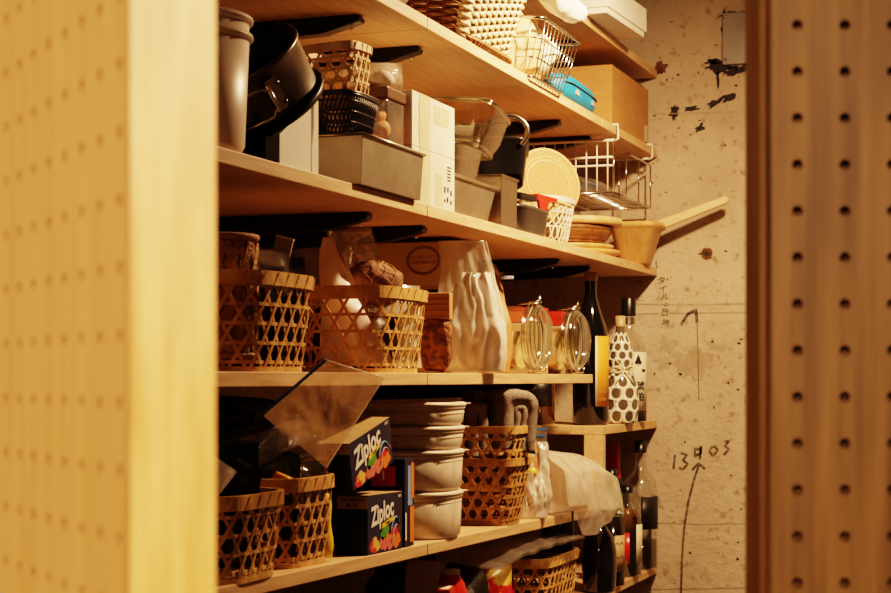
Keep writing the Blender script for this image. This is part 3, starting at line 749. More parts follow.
nrm = (ra_ * .42 - fa_ * .88 + up_ * .2).normalized(); zx = nrm; yx = (up_ - zx * up_.dot(zx)).normalized(); xx = yx.cross(zx)
Mx = Matrix((xx, yx, zx)).transposed().to_4x4(); Mx.translation = Vector((-.060, 3.195, .388))
t = thing('round_board', 'round pale cork pot stand leaning upright in the cream lattice basket', 'board', Mx=Mx)
b = MB(); b.lathe([(0, 0), (.068, 0), (.068, -.010), (0, -.010)], 64, smooth=False); b.build('cork_disc', 'cork', t)
b = MB(); b.lathe([(.068, .001), (.073, .001), (.0735, -.011), (.068, -.011)], 64); b.build('edge_ring', 'trivet', t)
b = MB(); b.lathe([(.046, .0008), (.049, .0012), (.049, 0)], 64); b.lathe([(.054, .0008), (.056, .0012), (.056, 0)], 64); b.build('groove_ring', 'trivet', t)
# wooden plates, woven bowl, bamboo tray
def plate(label, z, r, h, loc):
    t = thing('wooden_plate', label, 'plate', (loc[0], loc[1], z), group='wooden plates under the ladle')
    b = MB(); b.lathe([(0, 0), (r * .6, 0), (r, h * .6), (r, h), (r * .97, h), (r * .6, .005), (0, .005)], 64); b.build('plate_body', 'hinoki', t)
plate('lower pale wooden plate on the shelf left of the ladle', FB + .0003, .124, .018, (-.132, 3.565))
plate('upper pale wooden plate stacked under the brown woven bowl', FB + .0125, .11, .018, (-.132, 3.565))
t = thing('woven_bowl', 'brown woven bowl stacked between wooden plates and bamboo tray', 'bowl', (-.132, 3.565, FB + .025))
b = MB(); pr = [(0, 0), (.06, 0), (.085, .006), (.105, .03), (.109, .046), (.104, .046), (.098, .03), (.08, .01), (0, .005)]; b.lathe(pr, 64); b.build('bowl_body', 'woodbowl', t)
b = MB()
for k in range(5): b.lathe([(.088 + .005 * k, .009 + .0072 * k), (.092 + .0045 * k, .0115 + .0072 * k), (.089 + .005 * k, .014 + .0072 * k)], 64)
b.build('woven_band', 'woodbowl', t)
t = thing('bamboo_tray', 'flat round bamboo tray on top of the woven bowl', 'tray', (-.128, 3.575, FB + .0725))
b = MB(); b.lathe([(0, .002), (.112, .002), (.112, 0), (0, 0)], 64, smooth=False)
for k in range(-9, 10):
    x = k * .011; l = math.sqrt(max(.0001, .11 ** 2 - x * x)); b.box(x - .003, x + .003, -l, l, .002, .004)
b.build('slat_floor', 'bamboo', t)
b = MB(); b.lathe([(.112, 0), (.122, .002), (.123, .016), (.118, .017), (.113, .004)], 64); b.build('rim', 'bamboo_pale', t)
# wooden ladle
t = thing('wooden_ladle', 'large pale wooden ladle, cup on the shelf end and long handle across the wall', 'ladle', (-.022, 3.79, FB + .0004))
def rp(hw, hd, z, ox=0): return [(x * hw + ox, y * hd, z) for x, y in [SE[i * 20] for i in range(48)]]
Lm = RX(-0)
loft([rp(.028, .03, 0), rp(.032, .036, .004), rp(.053, .058, .078), rp(.060, .066, .083), rp(.063, .070, .088), rp(.062, .069, .096), rp(.054, .060, .096), rp(.049, .053, .076), rp(.028, .031, .008)], 'cup', 'hinoki', t)
b = MB(); p0, p1 = Vector((.030, .035, .088)), Vector((.203, .062, .153))
mh = frame(p0, p1 - p0, (0, 0, 1)); l = (p1 - p0).length
b.poly([(-.02, -.012), (l - .006, -.009), (l, -.004), (l, .004), (l - .006, .009), (-.02, .012)], .014, Mx=mh @ T(0, 0, -.007)); b.build('handle', 'handlewood', t, bevel=.003)

# ------------------------------------------------------------------ hanging wire basket below shelf A
t = thing('hanging_wire_basket', 'white wire basket hooked under the shelf below the cardboard box', 'basket', (0, 3.5, ZA - .125))
x0_, x1_, y1_ = -.24, -.004, .36; seg = []; zt, zm = .112, .076
b = MB()
for z, r in ((zt, .0030), (zm, .0026), (zm - .018, .0022)):
    b.tube([(x0_, 0, z), (x1_ - .01, 0, z), (x1_, .008, z)], r, 8)
for k in range(10): x = x0_ + (x1_ - x0_) * (k + .5) / 10; b.tube([(x, 0, zt), (x, 0, .004)], .0016, 6)
b.build('lit_end_grid', 'white_card', t)  # white colour paints the light falling on this end of the wire
b = MB()
b.tube([(x1_, .006, zt), (x1_, .006, .0)], .0022, 8)
b.tube([(x1_, .006, 0), (x1_, y1_, 0)], .0024, 8); b.tube([(x0_, 0, .0), (x1_, 0.006, .0)], .0022, 8); b.tube([(x0_, y1_, 0), (x1_, y1_, 0)], .0022, 8)
for k in range(12): y = .02 + (y1_ - .02) * k / 11; b.tube([(x0_, y, .0), (x1_, y, .0)], .0014, 6)
for k in range(4): x = x0_ + .03 + .06 * k; b.tube([(x, 0, -.001), (x, y1_, -.001)], .0018, 6)
for y in (.12, .24, y1_): b.tube([(x1_, y, 0), (x1_, y, .1)], .0018, 6)
for x in (x0_, x0_ + .08, x0_ + .16): b.tube([(x, y1_, 0), (x, y1_, .11)], .0018, 6)
b.tube([(x1_, .12, .1), (x1_, y1_, .1)], .0022, 8)
b.build('bottom_grid', 'chrome', t)
for y in (.012, .34):
    b = MB(); b.tube([(x1_, y, zt), (.0045, y, zt + .004), (.0045, y, .125 + TK + .0035), (-.09, y, .125 + TK + .0035)], .0028, 8)
    b.tube([(x1_, y, zt + .002), (x0_, y, zt + .004)], .0028, 8); b.build('hook', 'white_card', t)
q = pillow(.13, .05, .12, 11, .012); o = solo(q, 'folded_bags', 'clear bag with blue strips lying in the hanging wire basket', 'bag', 'film', Mx=T(-.12, 3.64, ZA - .121) @ RZ(80))
q = MB()
for k, (p, w_) in enumerate((([(-.05, .02, .03), (-.02, .0, .045), (.02, .01, .02), (.05, .03, .03)], .012), ([(-.03, -.03, .02), (0, -.02, .035), (.04, -.03, .03)], .01))):
    q.ribbon(p, [(.1, .3, 1)] * len(p), w_, .002)
q.build('blue_strip', 'bluebag', o)

# ------------------------------------------------------------------ shelf A (second from the top)
q = blob(.055, .05, .034, 21, .016, floor=-.026); o = solo(q, 'clear_bag', 'crumpled clear plastic bag at the shelf edge left of the wicker basket', 'bag', 'film', (-.06, 2.28, FA + .0265))
q = blob(.03, .03, .02, 22, .01); q.build('contents', 'kraft_light', o)
# wicker basket
t = thing('wicker_basket', 'cream and brown willow basket tilted over the shelf edge', 'basket', Mx=T(-.118, 2.655, FA + .008) @ RY(4))
f0, f1 = outline(.110, .125, 7), outline(.138, .165, 7); H = .15
def wk(u, v, off=0):
    x0, y0, a0, c0 = f0(u); x1, y1, a1, c1 = f1(u); return (x0 + (x1 - x0) * v + a0 * off, y0 + (y1 - y0) * v + c0 * off, v * H)
NW = 36
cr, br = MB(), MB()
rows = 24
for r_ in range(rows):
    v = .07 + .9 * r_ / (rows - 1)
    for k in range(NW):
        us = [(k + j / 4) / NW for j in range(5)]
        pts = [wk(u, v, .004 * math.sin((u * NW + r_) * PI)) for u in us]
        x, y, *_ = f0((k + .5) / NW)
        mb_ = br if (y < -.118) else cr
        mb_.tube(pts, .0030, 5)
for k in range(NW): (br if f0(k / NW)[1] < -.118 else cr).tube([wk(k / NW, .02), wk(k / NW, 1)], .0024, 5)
cr.build('weave', 'wicker', t); partlabel(br.build('shaded_end_weave', 'wicker_brown_shade', t), 'woven end coloured dark brown for its shade')  # cream weave coloured brown here to paint the shaded near end
b = MB()
for k in range(70): b.tube([wk(k / 70, .07, .003), wk(k / 70 + .012, .04, .012), wk(k / 70 + .024, .0, .004)], .0040, 5)
for v in (.0, .045): b.tube([wk(j / 96, v, .004) for j in range(96)], .004, 6, closed=True)
b.build('foot_braid', 'wicker_brown_shade', t)
b = MB(); b.poly([f0(j / 48)[:2] for j in range(48)], .003); b.build('base', 'wicker_brown_shade', t)
b = MB()
for k in range(5): b.tube([wk(j / 96, 1, .004 * math.sin(j * .5 + k * 1.25)) for j in range(96)], .004, 5, closed=True)
b.build('rim', 'wicker', t)
b = MB(); ul = None
us = [i / 400 for i in range(400)]; u0 = min(us, key=lambda u: -f0(u)[0] + abs(f0(u)[1] - .03) * 5)
b.tube([wk(u0 - .022, .80, .008), wk(u0 - .012, .72, .012), wk(u0, .70, .014), wk(u0 + .012, .74, .012), wk(u0 + .02, .84, .008)], .005, 8); b.build('handle_knot', 'wicker_brown_shade', t)
# wire basket, overhanging
t = thing('wire_basket', 'chrome wire basket with handles holding bags, right of the wicker basket', 'basket', Mx=T(-.075, 2.965, FA + .003) @ RY(4))
hx0, hy0, hx1, hy1, H = .085, .105, .105, .130, .100
def wb(x, y, v): return (x * (hx0 + (hx1 - hx0) * v), y * (hy0 + (hy1 - hy0) * v), v * H)
def ringp(v, k=6):
    P = []
    for (ax_, ay) in ((1, 1), (-1, 1), (-1, -1), (1, -1)):
        c0 = {(1, 1): 0, (-1, 1): 90, (-1, -1): 180, (1, -1): 270}[(ax_, ay)]
        for j in range(5):
            a = R(c0 + 90 * j / 4); P.append(wb(ax_ * .82 + .18 * math.cos(a), ay * .86 + .14 * math.sin(a), v))
    return P
b = MB()
for v, r in ((0, .0022), (.33, .0016), (.66, .0016)): b.tube(ringp(v), r, 6, closed=True)
for k in range(11):
    y = -.86 + 1.72 * k / 10
    b.tube([wb(1, y, 1), wb(1, y, 0), wb(-1, y, 0), wb(-1, y, 1)], .0014, 6)
for k in range(7):
    x = -.8 + 1.6 * k / 6
    b.tube([wb(x, 1, 1), wb(x, 1, 0), wb(x, -1, 0), wb(x, -1, 1)], .0014, 6)
b.build('wire_grid', 'chrome', t)
b = MB(); b.tube(ringp(1), .0030, 8, closed=True); b.build('rim', 'chrome', t)
for s in (1, -1):
    y = s * (hy1 + .003)
    b = MB(); b.tube([(-.05, y, H), (-.05, y + s * .014, H + .012), (-.045, y + s * .03, H - .005), (-.03, y + s * .034, H - .035), (.03, y + s * .034, H - .035), (.045, y + s * .03, H - .005), (.05, y + s * .014, H + .012), (.05, y, H)], .0028, 8); b.build('handle', 'chrome', t)
q = pillow(.13, .115, .05, 31, .012, top=.9); solo(q, 'brown_paper_bag', 'brown paper bag in the left half of the wire basket', 'bag', 'kraft_light', Mx=T(-.02, 2.895, FA + .007) @ RZ(75))
q = blob(.078, .085, .062, 33, .03, floor=-.05); solo(q, 'cloth_bag', 'crumpled white cloth bag filling the wire basket', 'bag', 'cloth_white', (-.075, 2.985, FA + .058))
b = MB(); b.sheet(lambda u, v: ((.026 + .006 * math.sin(5 * v)) * math.cos(2 * PI * u) * (1 if v < .9 else math.sqrt(max(0.0001, 1 - ((v - .9) / .1) ** 2))) + nz((math.sin(6.28*u), math.cos(6.28*u), v*2), 2).x * .006, (.026 + .004 * math.sin(7 * v)) * math.sin(2 * PI * u) * (1 if v < .9 else math.sqrt(max(0.0001, 1 - ((v - .9) / .1) ** 2))), v * .15), 28, 20, cu=True, cap0=True, cap1=True)
solo(b, 'paper_roll', 'white paper roll lying on top of the wire basket contents', 'roll', 'cloth_white', Mx=frame((.036, 2.865, .700), (0, .17, .98), (1, -.1, 0)))
# turquoise case
t = thing('zip_case', 'turquoise zipped fabric case lying on the shelf before the cardboard box', 'case', (-.032, 3.255, FA + .0285), rz=2)
def cs(u, v):
    a = 2 * PI * u; y = (v - .5) * .30; e = (1 - min(1, abs(2 * v - 1)) ** 5) ** .5 if abs(2 * v - 1) < 1 else 0
    c_, s_ = math.cos(a), math.sin(a)
    return (.032 * e * sgn(c_) * abs(c_) ** .7, y, .028 * e * sgn(s_) * abs(s_) ** .8)
b = MB(); b.sheet(cs, 32, 28, cu=True); b.build('case_body', 'turq', t)
b = MB(); b.tube([(.0322 * (1 - abs(k / 14 - 1) ** 8) ** .5 + .0004, (k / 14 - 1) * .142, .004) for k in range(1, 28)], .0016, 6); b.build('zip', 'ink', t)
b = MB(); b.box(.0305, .0318, -.075, -.045, -.012, -.002); b.build('tag', 'greylabel', t)
b = MB(); b.box(.0305, .0318, .06, .085, -.012, -.002); b.build('tag', 'greylabel', t)
# cardboard box
t = thing('cardboard_box', 'brown cardboard box at the end of the second shelf against the wall', 'box', (-.012, 3.525, FA + .0003))
b = MB(); b.box(-.33, 0, 0, .345, 0, .136); b.build('box_body', 'kraft', t, bevel=.001)
b = MB(); b.box(-.27, .0006, .0, .02, .1363, .1368); b.box(-.27, .0006, .05, .3, .1363, .1368); b.build('lid_flap', 'kraft_dark', t)
b = MB(); b.box(.0002, .0007, .002, .0045, .002, .134); b.build('corner_fold', 'kraft_dark', t)
b = MB(); b.box(.0002, .0008, .305, .335, .01, .05); b.build('paper_label', 'kraft_light', t)
b = MB()
for k in range(6): b.box(.0009, .0012, .308, .331, .014 + .006 * k, .0165 + .006 * k)
b.build('label_print', 'white', t)
# ------------------------------------------------------------------ shelf T
t = thing('lidded_white_box', 'white lidded box overhanging the topmost shelf at upper right', 'box', (.045, 3.255, FT + .0003), rz=-3)
b = MB(); b.box(-.24, 0, 0.002, .268, 0, .04); b.build('box_body', 'white_card', t, bevel=.001)
b = MB(); b.box(-.244, .004, -.002, .274, .012, .062); b.build('lid', 'white_card', t, bevel=.0015)

# ------------------------------------------------------------------ shelf C
kagome('bamboo basket at the far left of the middle shelf, mostly hidden by the door leaf', (-.10, 1.595, FC), .085, .075, .096, .086, .124)
kagome('open hexagonal bamboo basket on the middle shelf holding braided roll and dark packs', (-.098, 1.868, FC), .086, .090, .099, .102, .120)
kagome('open hexagonal bamboo basket on the middle shelf holding pouch and netted ball', (-.098, 2.272, FC), .087, .098, .100, .112, .122)
BZ = FC + .003
# contents of the left one
t = thing('braided_roll', 'braided straw roll standing in the left middle shelf basket', 'roll', (-.058, 1.812, BZ + .012))
b = MB(); b.lathe([(.030, 0), (.036, .002), (.037, .07), (.036, .145), (.031, .150), (.026, .145), (.026, 0)], 40); b.build('straw_wall', 'braid', t)
for k in range(9):
    pass
b = MB()
for sg in (1, -1):
    for k in range(14):
        p = [(.0378 * math.cos(a), .0378 * math.sin(a), .008 + .132 * i / 16) for i, a in [(i, 2 * PI * k / 14 + sg * 1.1 * i / 16) for i in range(17)]]
        b.ribbon(p, [(x, y, 0) for x, y, z in p], .0085, .0022 + .0004 * sg)
for z in (.004, .147): b.tube([(.036 * math.cos(a), .036 * math.sin(a), z) for a in [2 * PI * j / 40 for j in range(40)]], .0045, 8, closed=True)
b.build('braid_band', 'braid', t)
q = blob(.035, .04, .085, 51, .008, floor=-.08); solo(q, 'cloth_bundle', 'pale brown rounded bundle behind the braided roll in the left basket', 'bundle', 'paleobj', (-.118, 1.80, BZ + .105))
random.seed(8)
def pack(name, label, loc, w, h, th, rx, ry, rz, m, seed, group=None, cat='packet', wr=.006, parts=None):
    q = pillow(w, h, th, seed, wr); return solo(q, name, label, cat, m, Mx=T(*loc) @ RZ(rz) @ RX(rx) @ RY(ry), group=group)
pack('dark_packet', 'black foil packet leaning in the left basket behind the braided roll', (-.13, 1.875, BZ + .006), .09, .150, .05, -6, 4, 20, 'foil_black', 61)
pack('dark_packet', 'dark glossy packet in the middle of the left basket', (-.075, 1.885, BZ + .006), .085, .130, .045, -4, 6, 28, 'foil_black', 62)
pack('dark_packet', 'dark packet with silver streaks at the right end of the left basket', (-.052, 1.925, BZ + .006), .075, .140, .035, -4, 3, 40, 'foil_brown', 63)
pack('clear_packet', 'clear crinkled packet at the right end of the left basket', (-.10, 1.940, BZ + .006), .08, .155, .03, 0, 6, 30, 'film', 64)
pack('clear_packet', 'grey clear packet lying on the dark packets in the left basket', (-.06, 1.885, BZ + .105), .09, .05, .03, -20, 6, 35, 'film_dark', 65)
for i, (x, y, zt_, ry, lab) in enumerate(((-.135, 1.842, .172, 10, 'flat dark packet end sticking up behind the braided roll'), (-.080, 1.948, .178, 14, 'flat dark packet end with pale rim sticking up in the middle of the left basket'))):
    t = thing('slim_packet', lab, 'packet', Mx=T(x, y, BZ + .04) @ RZ(20) @ RY(ry))
    b = MB(); b.box(-.0115, .0115, -.004, .004, 0, zt_ - .045); b.build('sleeve', 'paleobj' if i else 'foil_black', t, bevel=.001)
    b = MB(); b.box(-.0118, .0118, -.0042, .0042, zt_ - .0448, zt_ - .042); b.build('end_seal', 'white_card', t)
# contents of the right one
q = pillow(.105, .188, .045, 71, .011, top=.16, skew=-.38); solo(q, 'zip_pouch', 'pinkish white crumpled pouch standing in the right middle shelf basket', 'pouch', 'pink', Mx=T(-.056, 2.215, BZ + .004) @ RZ(30) @ RX(-4))
q = pillow(.12, .205, .06, 72, .016, top=.5); solo(q, 'cellophane_bag', 'yellowish clear cellophane bag behind the netted ball in right basket', 'bag', 'film_yellow', Mx=T(-.095, 2.315, BZ + .006) @ RZ(20) @ RY(-4))
q = pillow(.10, .125, .05, 73, .008); solo(q, 'pale_packet', 'pale wrapped packet inside the right basket at its aisle side', 'packet', 'film_white', Mx=T(-.045, 2.335, BZ + .004) @ RZ(60))
t = thing('netted_ball', 'brown netted ball of dried food on top of the right basket', 'ball', (-.060, 2.285, BZ + .128))
b = blob(.042, .042, .034, 74, .008); b.build('ball_body', 'twine', t)
b = MB()
for k in range(11):
    for sg in (1, -1): b.tube([(.0432 * math.cos(a) * math.cos(k * .571 + sg * a * .9), .0432 * math.cos(a) * math.sin(k * .571 + sg * a * .9), .0350 * math.sin(a)) for a in [-1.4 + 2.8 * j / 16 for j in range(17)]], .00055, 4)
b.tube([(.01, -.043, -.01), (.018, -.040, .012), (.026, -.026, .032)], .0009, 5); b.build('string', 'kraft', t)
pack('brown_packet', 'brown packet low in the right basket below the netted ball', (-.085, 2.265, BZ + .003), .12, .085, .06, 0, 4, 25, 'foil_brown', 76)
# paper box with an oval stamp, patterned pack
t = thing('stamped_paper_bag', 'tall pale brown paper box with an oval stamp behind the flour bag', 'box', (-.080, 2.685, FC + .0003))
b = MB(); b.box(-.25, 0, 0, .14, 0, .226); b.build('paper_body', 'kraft_light', t, bevel=.002)
fx = on_ny(-.052, -.0006, .194)
b = MB()
for k_, (rx_, rz_) in enumerate(((.030, .024), (.027, .0212))): b.tube([(rx_ * math.cos(a), rz_ * math.sin(a), 0) for a in [2 * PI * j / 48 for j in range(48)]], .0008 if k_ else .0013, 4, closed=True)
o = b.build('oval_stamp', 'kraft_dark', t); o.matrix_local = fx
random.seed(12)
for nm, z0, hh, n_, w_ in (('stamp_line', .004, .0045, 13, .0026), ('stamp_line', -.006, .0060, 13, .0034)):
    b = MB()
    for k in range(n_):
        x = (k - n_ / 2 + .5) * .0036; l = hh * random.uniform(.7, 1); b.box(x - w_ / 3, x - w_ / 9, z0, z0 + l, 0, .0003); b.box(x - w_ / 3, x + w_ / 3, z0 + random.choice((0, .4, .8)) * hh, z0 + random.choice((0, .4, .8)) * hh + .001, 0, .0003)
    o = b.build(nm, 'kraft_dark', t); o.matrix_local = fx
b = MB()
for k in range(6): b.box(-.105, -.015, -.0005, -.0001, .150 - .006 * k, .1362 - .006 * k)
b.build('fine_print', 'kraft', t)
t = thing('flake_packet', 'kraft packet of brown dried flakes between basket and flour bag', 'packet', (-.042, 2.505, FC + .0003), rz=8)
b = MB(); b.box(-.026, .024, -.012, .012, .085, .128); b.build('kraft_top', 'kraft', t, bevel=.002)
q = blob(.026, .016, .045, 81, .005, sc=40, pw=.6); o = q.build('flakes', 'brownpack', t); o.matrix_local = T(-.001, 0, .0455)
b = MB()
for k in range(4): b.box(-.0255, .0235, -.0126, -.0121, .09 + .009 * k, .092 + .009 * k)
b.build('stripe', 'kraft_dark', t)
# flour bag
t = thing('flour_bag', 'tall clear gusseted bag of white flour at the shelf edge', 'bag', Mx=T(-.026, 2.635, FC + .0005) @ RZ(16))
q = standbag(.104, .060, .221, .070, 91, .005, power=.9, skew=-.016); q.build('bag_film', 'film_milky', t)
q = standbag(.094, .052, .165, .040, 92, .006, power=1.0, flat=.010, skew=.004); o = q.build('flour', 'powder', t); o.matrix_local = T(0, 0, .003)
b = MB(); b.tube([(-.050, 0, .220), (.018, 0, .220)], .0016, 6); b.build('top_seal', 'film_white', t)
t = thing('kraft_pouch', 'brown kraft pouch with shiny twisted clip behind the flour bag', 'pouch', (-.10, 2.90, FC + .0003), rz=15)
q = standbag(.10, .05, .20, .045, 93, .004); q.build('pouch_body', 'kraft', t)
b = MB(); b.tube([(.005, -.004, .196), (.025, -.012, .188), (.046, -.016, .176)], [.009, .005, .003], 8); b.build('twisted_neck', 'film', t)
b = MB(); b.box(.036, .06, -.02, -.012, .172, .178, Mx=T(0, 0, 0)); b.build('clip', 'palezip', t, bevel=.001)
# clip top jars lying on their sides, lids towards the aisle
def jar(label, y, zc, inner):
    t = thing('clip_top_jar', label, 'jar', (-.02, y, FC), group='clip top glass jars')
    Mx = T(0, 0, zc) @ RY(90)      # jar axis along x, mouth to +x
    b = MB(); b.lathe([(0, -.20), (.052, -.20), (.060, -.192), (.060, -.03), (.052, -.018), (.050, -.008), (.055, -.006), (.055, -.002)], 48, Mx=Mx); b.build('glass_body', 'glass', t)
    b = MB(); b.lathe([(.0500, .000), (.0590, .000), (.0600, .004), (.0590, .008), (.0540, .009), (.0520, .016), (.044, .022), (.03, .026), (0, .027)], 48, Mx=Mx); b.build('glass_lid', 'glass', t)
    b = MB()
    for r_, x_, th_ in ((.0595, .004, .0035), (.0535, .011, .0028), (.0545, -.010, .0035)): b.tube([Mx @ Vector((r_ * math.cos(a), r_ * math.sin(a), x_)) for a in [2 * PI * j / 48 for j in range(48)]], th_, 8, closed=True)
    b.build('thick_rim', 'glassrim', t)
    b = MB(); b.lathe([(.048, -.0035), (.0575, -.0035), (.0575, -.0005), (.048, -.0005)], 48, Mx=Mx); b.build('rubber_seal', 'rubber', t)
    b = MB(); b.tube([Mx @ Vector((.0565 * math.cos(a), .0565 * math.sin(a), -.013)) for a in [2 * PI * j / 48 for j in range(48)]], .0016, 6, closed=True)
    b.tube([(-.013, -.012, zc + .056), (-.01, -.012, zc + .066), (.006, -.012, zc + .068), (.010, 0, zc + .066), (.006, .012, zc + .068), (-.01, .012, zc + .066), (-.013, .012, zc + .056)], .0017, 6)
    b.tube([(.006, 0, zc + .06), (.006, 0, zc + .079)], .0022, 6); b.tube([(-.035, 0, zc + .064), (.006, 0, zc + .064)], .0018, 6)
    b.build('wire_clip', 'chrome', t)
    b = MB()
    b.tube([(-.013, -.016, zc - .055), (-.010, -.018, zc - .066), (.012, -.018, zc - .064), (.014, -.018, zc - .054)], .0017, 6); b.tube([(-.013, .016, zc - .055), (-.010, .018, zc - .066), (.012, .018, zc - .064), (.014, .018, zc - .054)], .0017, 6)
    b.tube([(.012, -.018, zc - .064), (.012, .018, zc - .064)], .0017, 6); b.build('wire_hinge', 'chrome', t)
    b = MB(); v = []
    prof = []; n = 20
    for x_ in (-.195, -.03):
        for j in range(n + 1): a = PI + PI * j / n; v.append((x_, .057 * math.cos(a) * (1 if True else 1), zc + .057 * math.sin(a) + (.0 if 0 < j < n else .012)))
    fs = [(j, j + 1, n + 2 + j, n + 1 + j) for j in range(n)] + [tuple(range(n, -1, -1)), tuple(range(n + 1, 2 * n + 2)), (0, n + 1, 2 * n + 1, n)]
    b.add(v, fs); b.build('grain', inner, t)
    return t
jar('clip top jar of cream grain, lying with lid to the aisle, beside the flour bag', 2.985, .0675, 'cereal')
jar('clip top jar lying with lid to the aisle, beside the orange label bottle', 3.252, .0675, 'cereal')
def redbox(label, x, y, w, d, h, m='redplastic'):
    t = thing('red_packet', label, 'packet', (x, y, FC + .0003)); b = MB(); b.box(-w / 2, w / 2, -d / 2, d / 2, 0, h - .03); b.build('packet_body', 'kraft_light', t, bevel=.002)
    b = MB(); b.box(-w / 2 - .0005, w / 2 + .0005, -d / 2 - .0005, d / 2 + .0005, h - .0295, h); b.build('red_top', m, t, bevel=.002)
redbox('red topped packet standing behind the first clip top jar', -.12, 3.105, .16, .05, .128)
redbox('red topped packet standing behind the second clip top jar', -.14, 3.345 - .05, .17, .03, .128)
def bottle(label, loc, prof, body, parts, n=32, group=None, rz=0):
    return carve('bottle', label, 'bottle', loc, prof, body, parts, rz, group, n)
for lab, x, y, h in (('dark bottle neck standing behind the first jar', -.30, 2.98, .19), ('dark bottle standing behind the gap between the jars', -.29, 3.12, .185), ('dark bottle at the back corner behind the second jar', -.33, 3.26, .19)):
    bottle(lab, (x, y, FC + .0003), [(0, 0), (.030, 0), (.032, .004), (.032, .11), (.014, .145), (.012, h - .03)], 'bottle_dark', [('cap', [(.0135, h - .03), (.0135, h), (0, h)], 'beigecap')], 24)
# ------------------------------------------------------------------ end shelf with bottles
Z = FC2 + .0003
t = bottle('tall dark bottle with an orange paper label at the end of the middle shelf', (-.050, 3.487, Z), [(0, .004), (.034, 0), (.0385, .005), (.0385, .185), (.036, .205), (.022, .245), (.0145, .270), (.0125, .285), (.0125, .312)], 'bottle_dark',
  [('cap', [(.0145, .309), (.0148, .314), (.0148, .328), (0, .329)], 'beigecap'), ('paper_label', [(.0388, .040), (.0388, .190)], 'orangelabel', R(-52), R(60)), ('label_border', [(.0388, .040), (.0388, .190)], 'creamlabel', R(-60), R(-52.5))], 40)
b = MB()
random.seed(5)
def arcbox(b, r, a, z0, z1, w):
    c_, s_ = math.cos(R(a)), math.sin(R(a)); m_ = frame((r * c_, r * s_, 0), (-s_, c_, 0), (0, 0, 1)); b.box(-w / 2, w / 2, z0, z1, -.0002, .0003, Mx=m_)
for a in (-44, -33, -22): 
    for k in range(2): arcbox(b, .0394, a, .052 + .016 * k, .060 + .016 * k, .005)
b.build('label_print', 'kraft_dark', t)
# lace sleeved bottle
t = thing('sleeved_bottle', 'gourd shaped bottle in a white openwork sleeve tied with a bow', 'bottle', (-.016, 3.615, Z))
gp = [(0, .002), (.030, 0), (.036, .006), (.0395, .045), (.039, .080), (.031, .104), (.0245, .116), (.0265, .130), (.028, .148), (.024, .172), (.015, .192), (.010, .206), (.010, .225)]
b = MB(); b.lathe(gp, 40); b.build('glass_body', mat('smoked bottle glass', (.12, .095, .06), .1, coat=.5), t)
b = MB(); b.lathe([(.011, .215), (.0115, .238), (0, .239)], 24); b.build('cork', 'beigecap', t)
import bisect
def gr(z):
    for (r0, z0), (r1, z1) in zip(gp[1:-1], gp[2:]):
        if z0 <= z <= z1: return r0 + (r1 - r0) * (z - z0) / max(1e-6, z1 - z0)
    return .01
b = MB()
def netrow(z0, na, sz, ph):
    cell = 2 * PI / na
    for k in range(na):
        ac = (k + ph) * cell; n = 12; vs = []
        for rr in (1.0, .66):
            for j in range(n):
                q = 2 * PI * j / n
                if rr == 1.0:
                    c_, s_ = math.cos(q), math.sin(q); k6 = 1 / max(abs(math.cos(((q + PI / 6) % (PI / 3)) - PI / 6)), .8) ; c_, s_ = c_ * k6 * 1.0, s_ * k6 * 1.0
                else: c_, s_ = math.cos(q) * rr, math.sin(q) * rr
                a = ac + c_ * cell * .54; z = min(.205, max(.001, z0 + s_ * sz * .60)); r_ = gr(z) + .0012
                vs.append((r_ * math.cos(a), r_ * math.sin(a), z))
        b.add(vs, [(j, (j + 1) % n, n + (j + 1) % n, n + j) for j in range(n)], True)
for i in range(4): netrow(.016 + .0255 * i, 8, .0300, (i % 2) * .5)
for i in range(4): netrow(.132 + .0185 * i, 8, .0215, (i % 2) * .5)
b.build('openwork_sleeve', 'net', t, solid=.0006)
b = MB(); b.lathe([(.027, .111), (.0278, .117), (.027, .123)], 32)
fr = frame((.027 * math.cos(R(-60)), .027 * math.sin(R(-60)), .117), (-math.sin(R(-60)), math.cos(R(-60)), 0), (0, 0, 1))
for s_ in (-1, 1):
    b.tube([(0, 0, .004), (s_ * .012, .010, .009), (s_ * .026, .008, .006), (s_ * .024, -.004, .006), (s_ * .01, -.003, .006), (0, 0, .004)], .0018, 6, Mx=fr)
    b.tube([(0, 0, .005), (s_ * .010, -.014, .009), (s_ * .020, -.026, .010)], .0017, 6, Mx=fr); b.tube([(0, 0, .005), (s_ * .016, .018, .010), (s_ * .022, .026, .010)], .0015, 6, Mx=fr)
b.build('raffia_bow', 'raffia', t)
# clear square shouldered bottle with cream label
t = bottle('clear glass bottle with black cap and cream label, nearest the wall on the bottle shelf', (-.030, 3.750, Z), [(0, .004), (.036, 0), (.040, .005), (.040, .155), (.036, .178), (.022, .200), (.0135, .212), (.0125, .245)], 'glass',
  [('cap', [(.0165, .243), (.0168, .282), (.0155, .284), (0, .284)], 'black'), ('liquid', [(0, .006), (.0375, .006), (.0375, .11), (0, .11)], glassy('pale liquor', (.86, .80, .62), .08, .3)), ('paper_label', [(.0404, .028), (.0404, .160)], 'creamlabel', R(-62), R(30)), ('dark_band', [(.0403, .002), (.0403, .027)], 'blacklabel', R(-62), R(30)), ('neck_band', [(.0145, .225), (.0145, .240)], 'steel')], 40)
b = MB()
fr = lambda a, z: frame((.0408 * math.cos(R(a)), .0408 * math.sin(R(a)), z), (-math.sin(R(a)), math.cos(R(a)), 0), (0, 0, 1))
b.poly([(0, .016), (.006, .002), (.0095, -.004), (.006, -.009), (.001, -.006), (.0016, -.012), (-.0016, -.012), (-.001, -.006), (-.006, -.009), (-.0095, -.004), (-.006, .002)], .0004, Mx=fr(-44, .140)); b.build('spade_mark', 'ink', t)
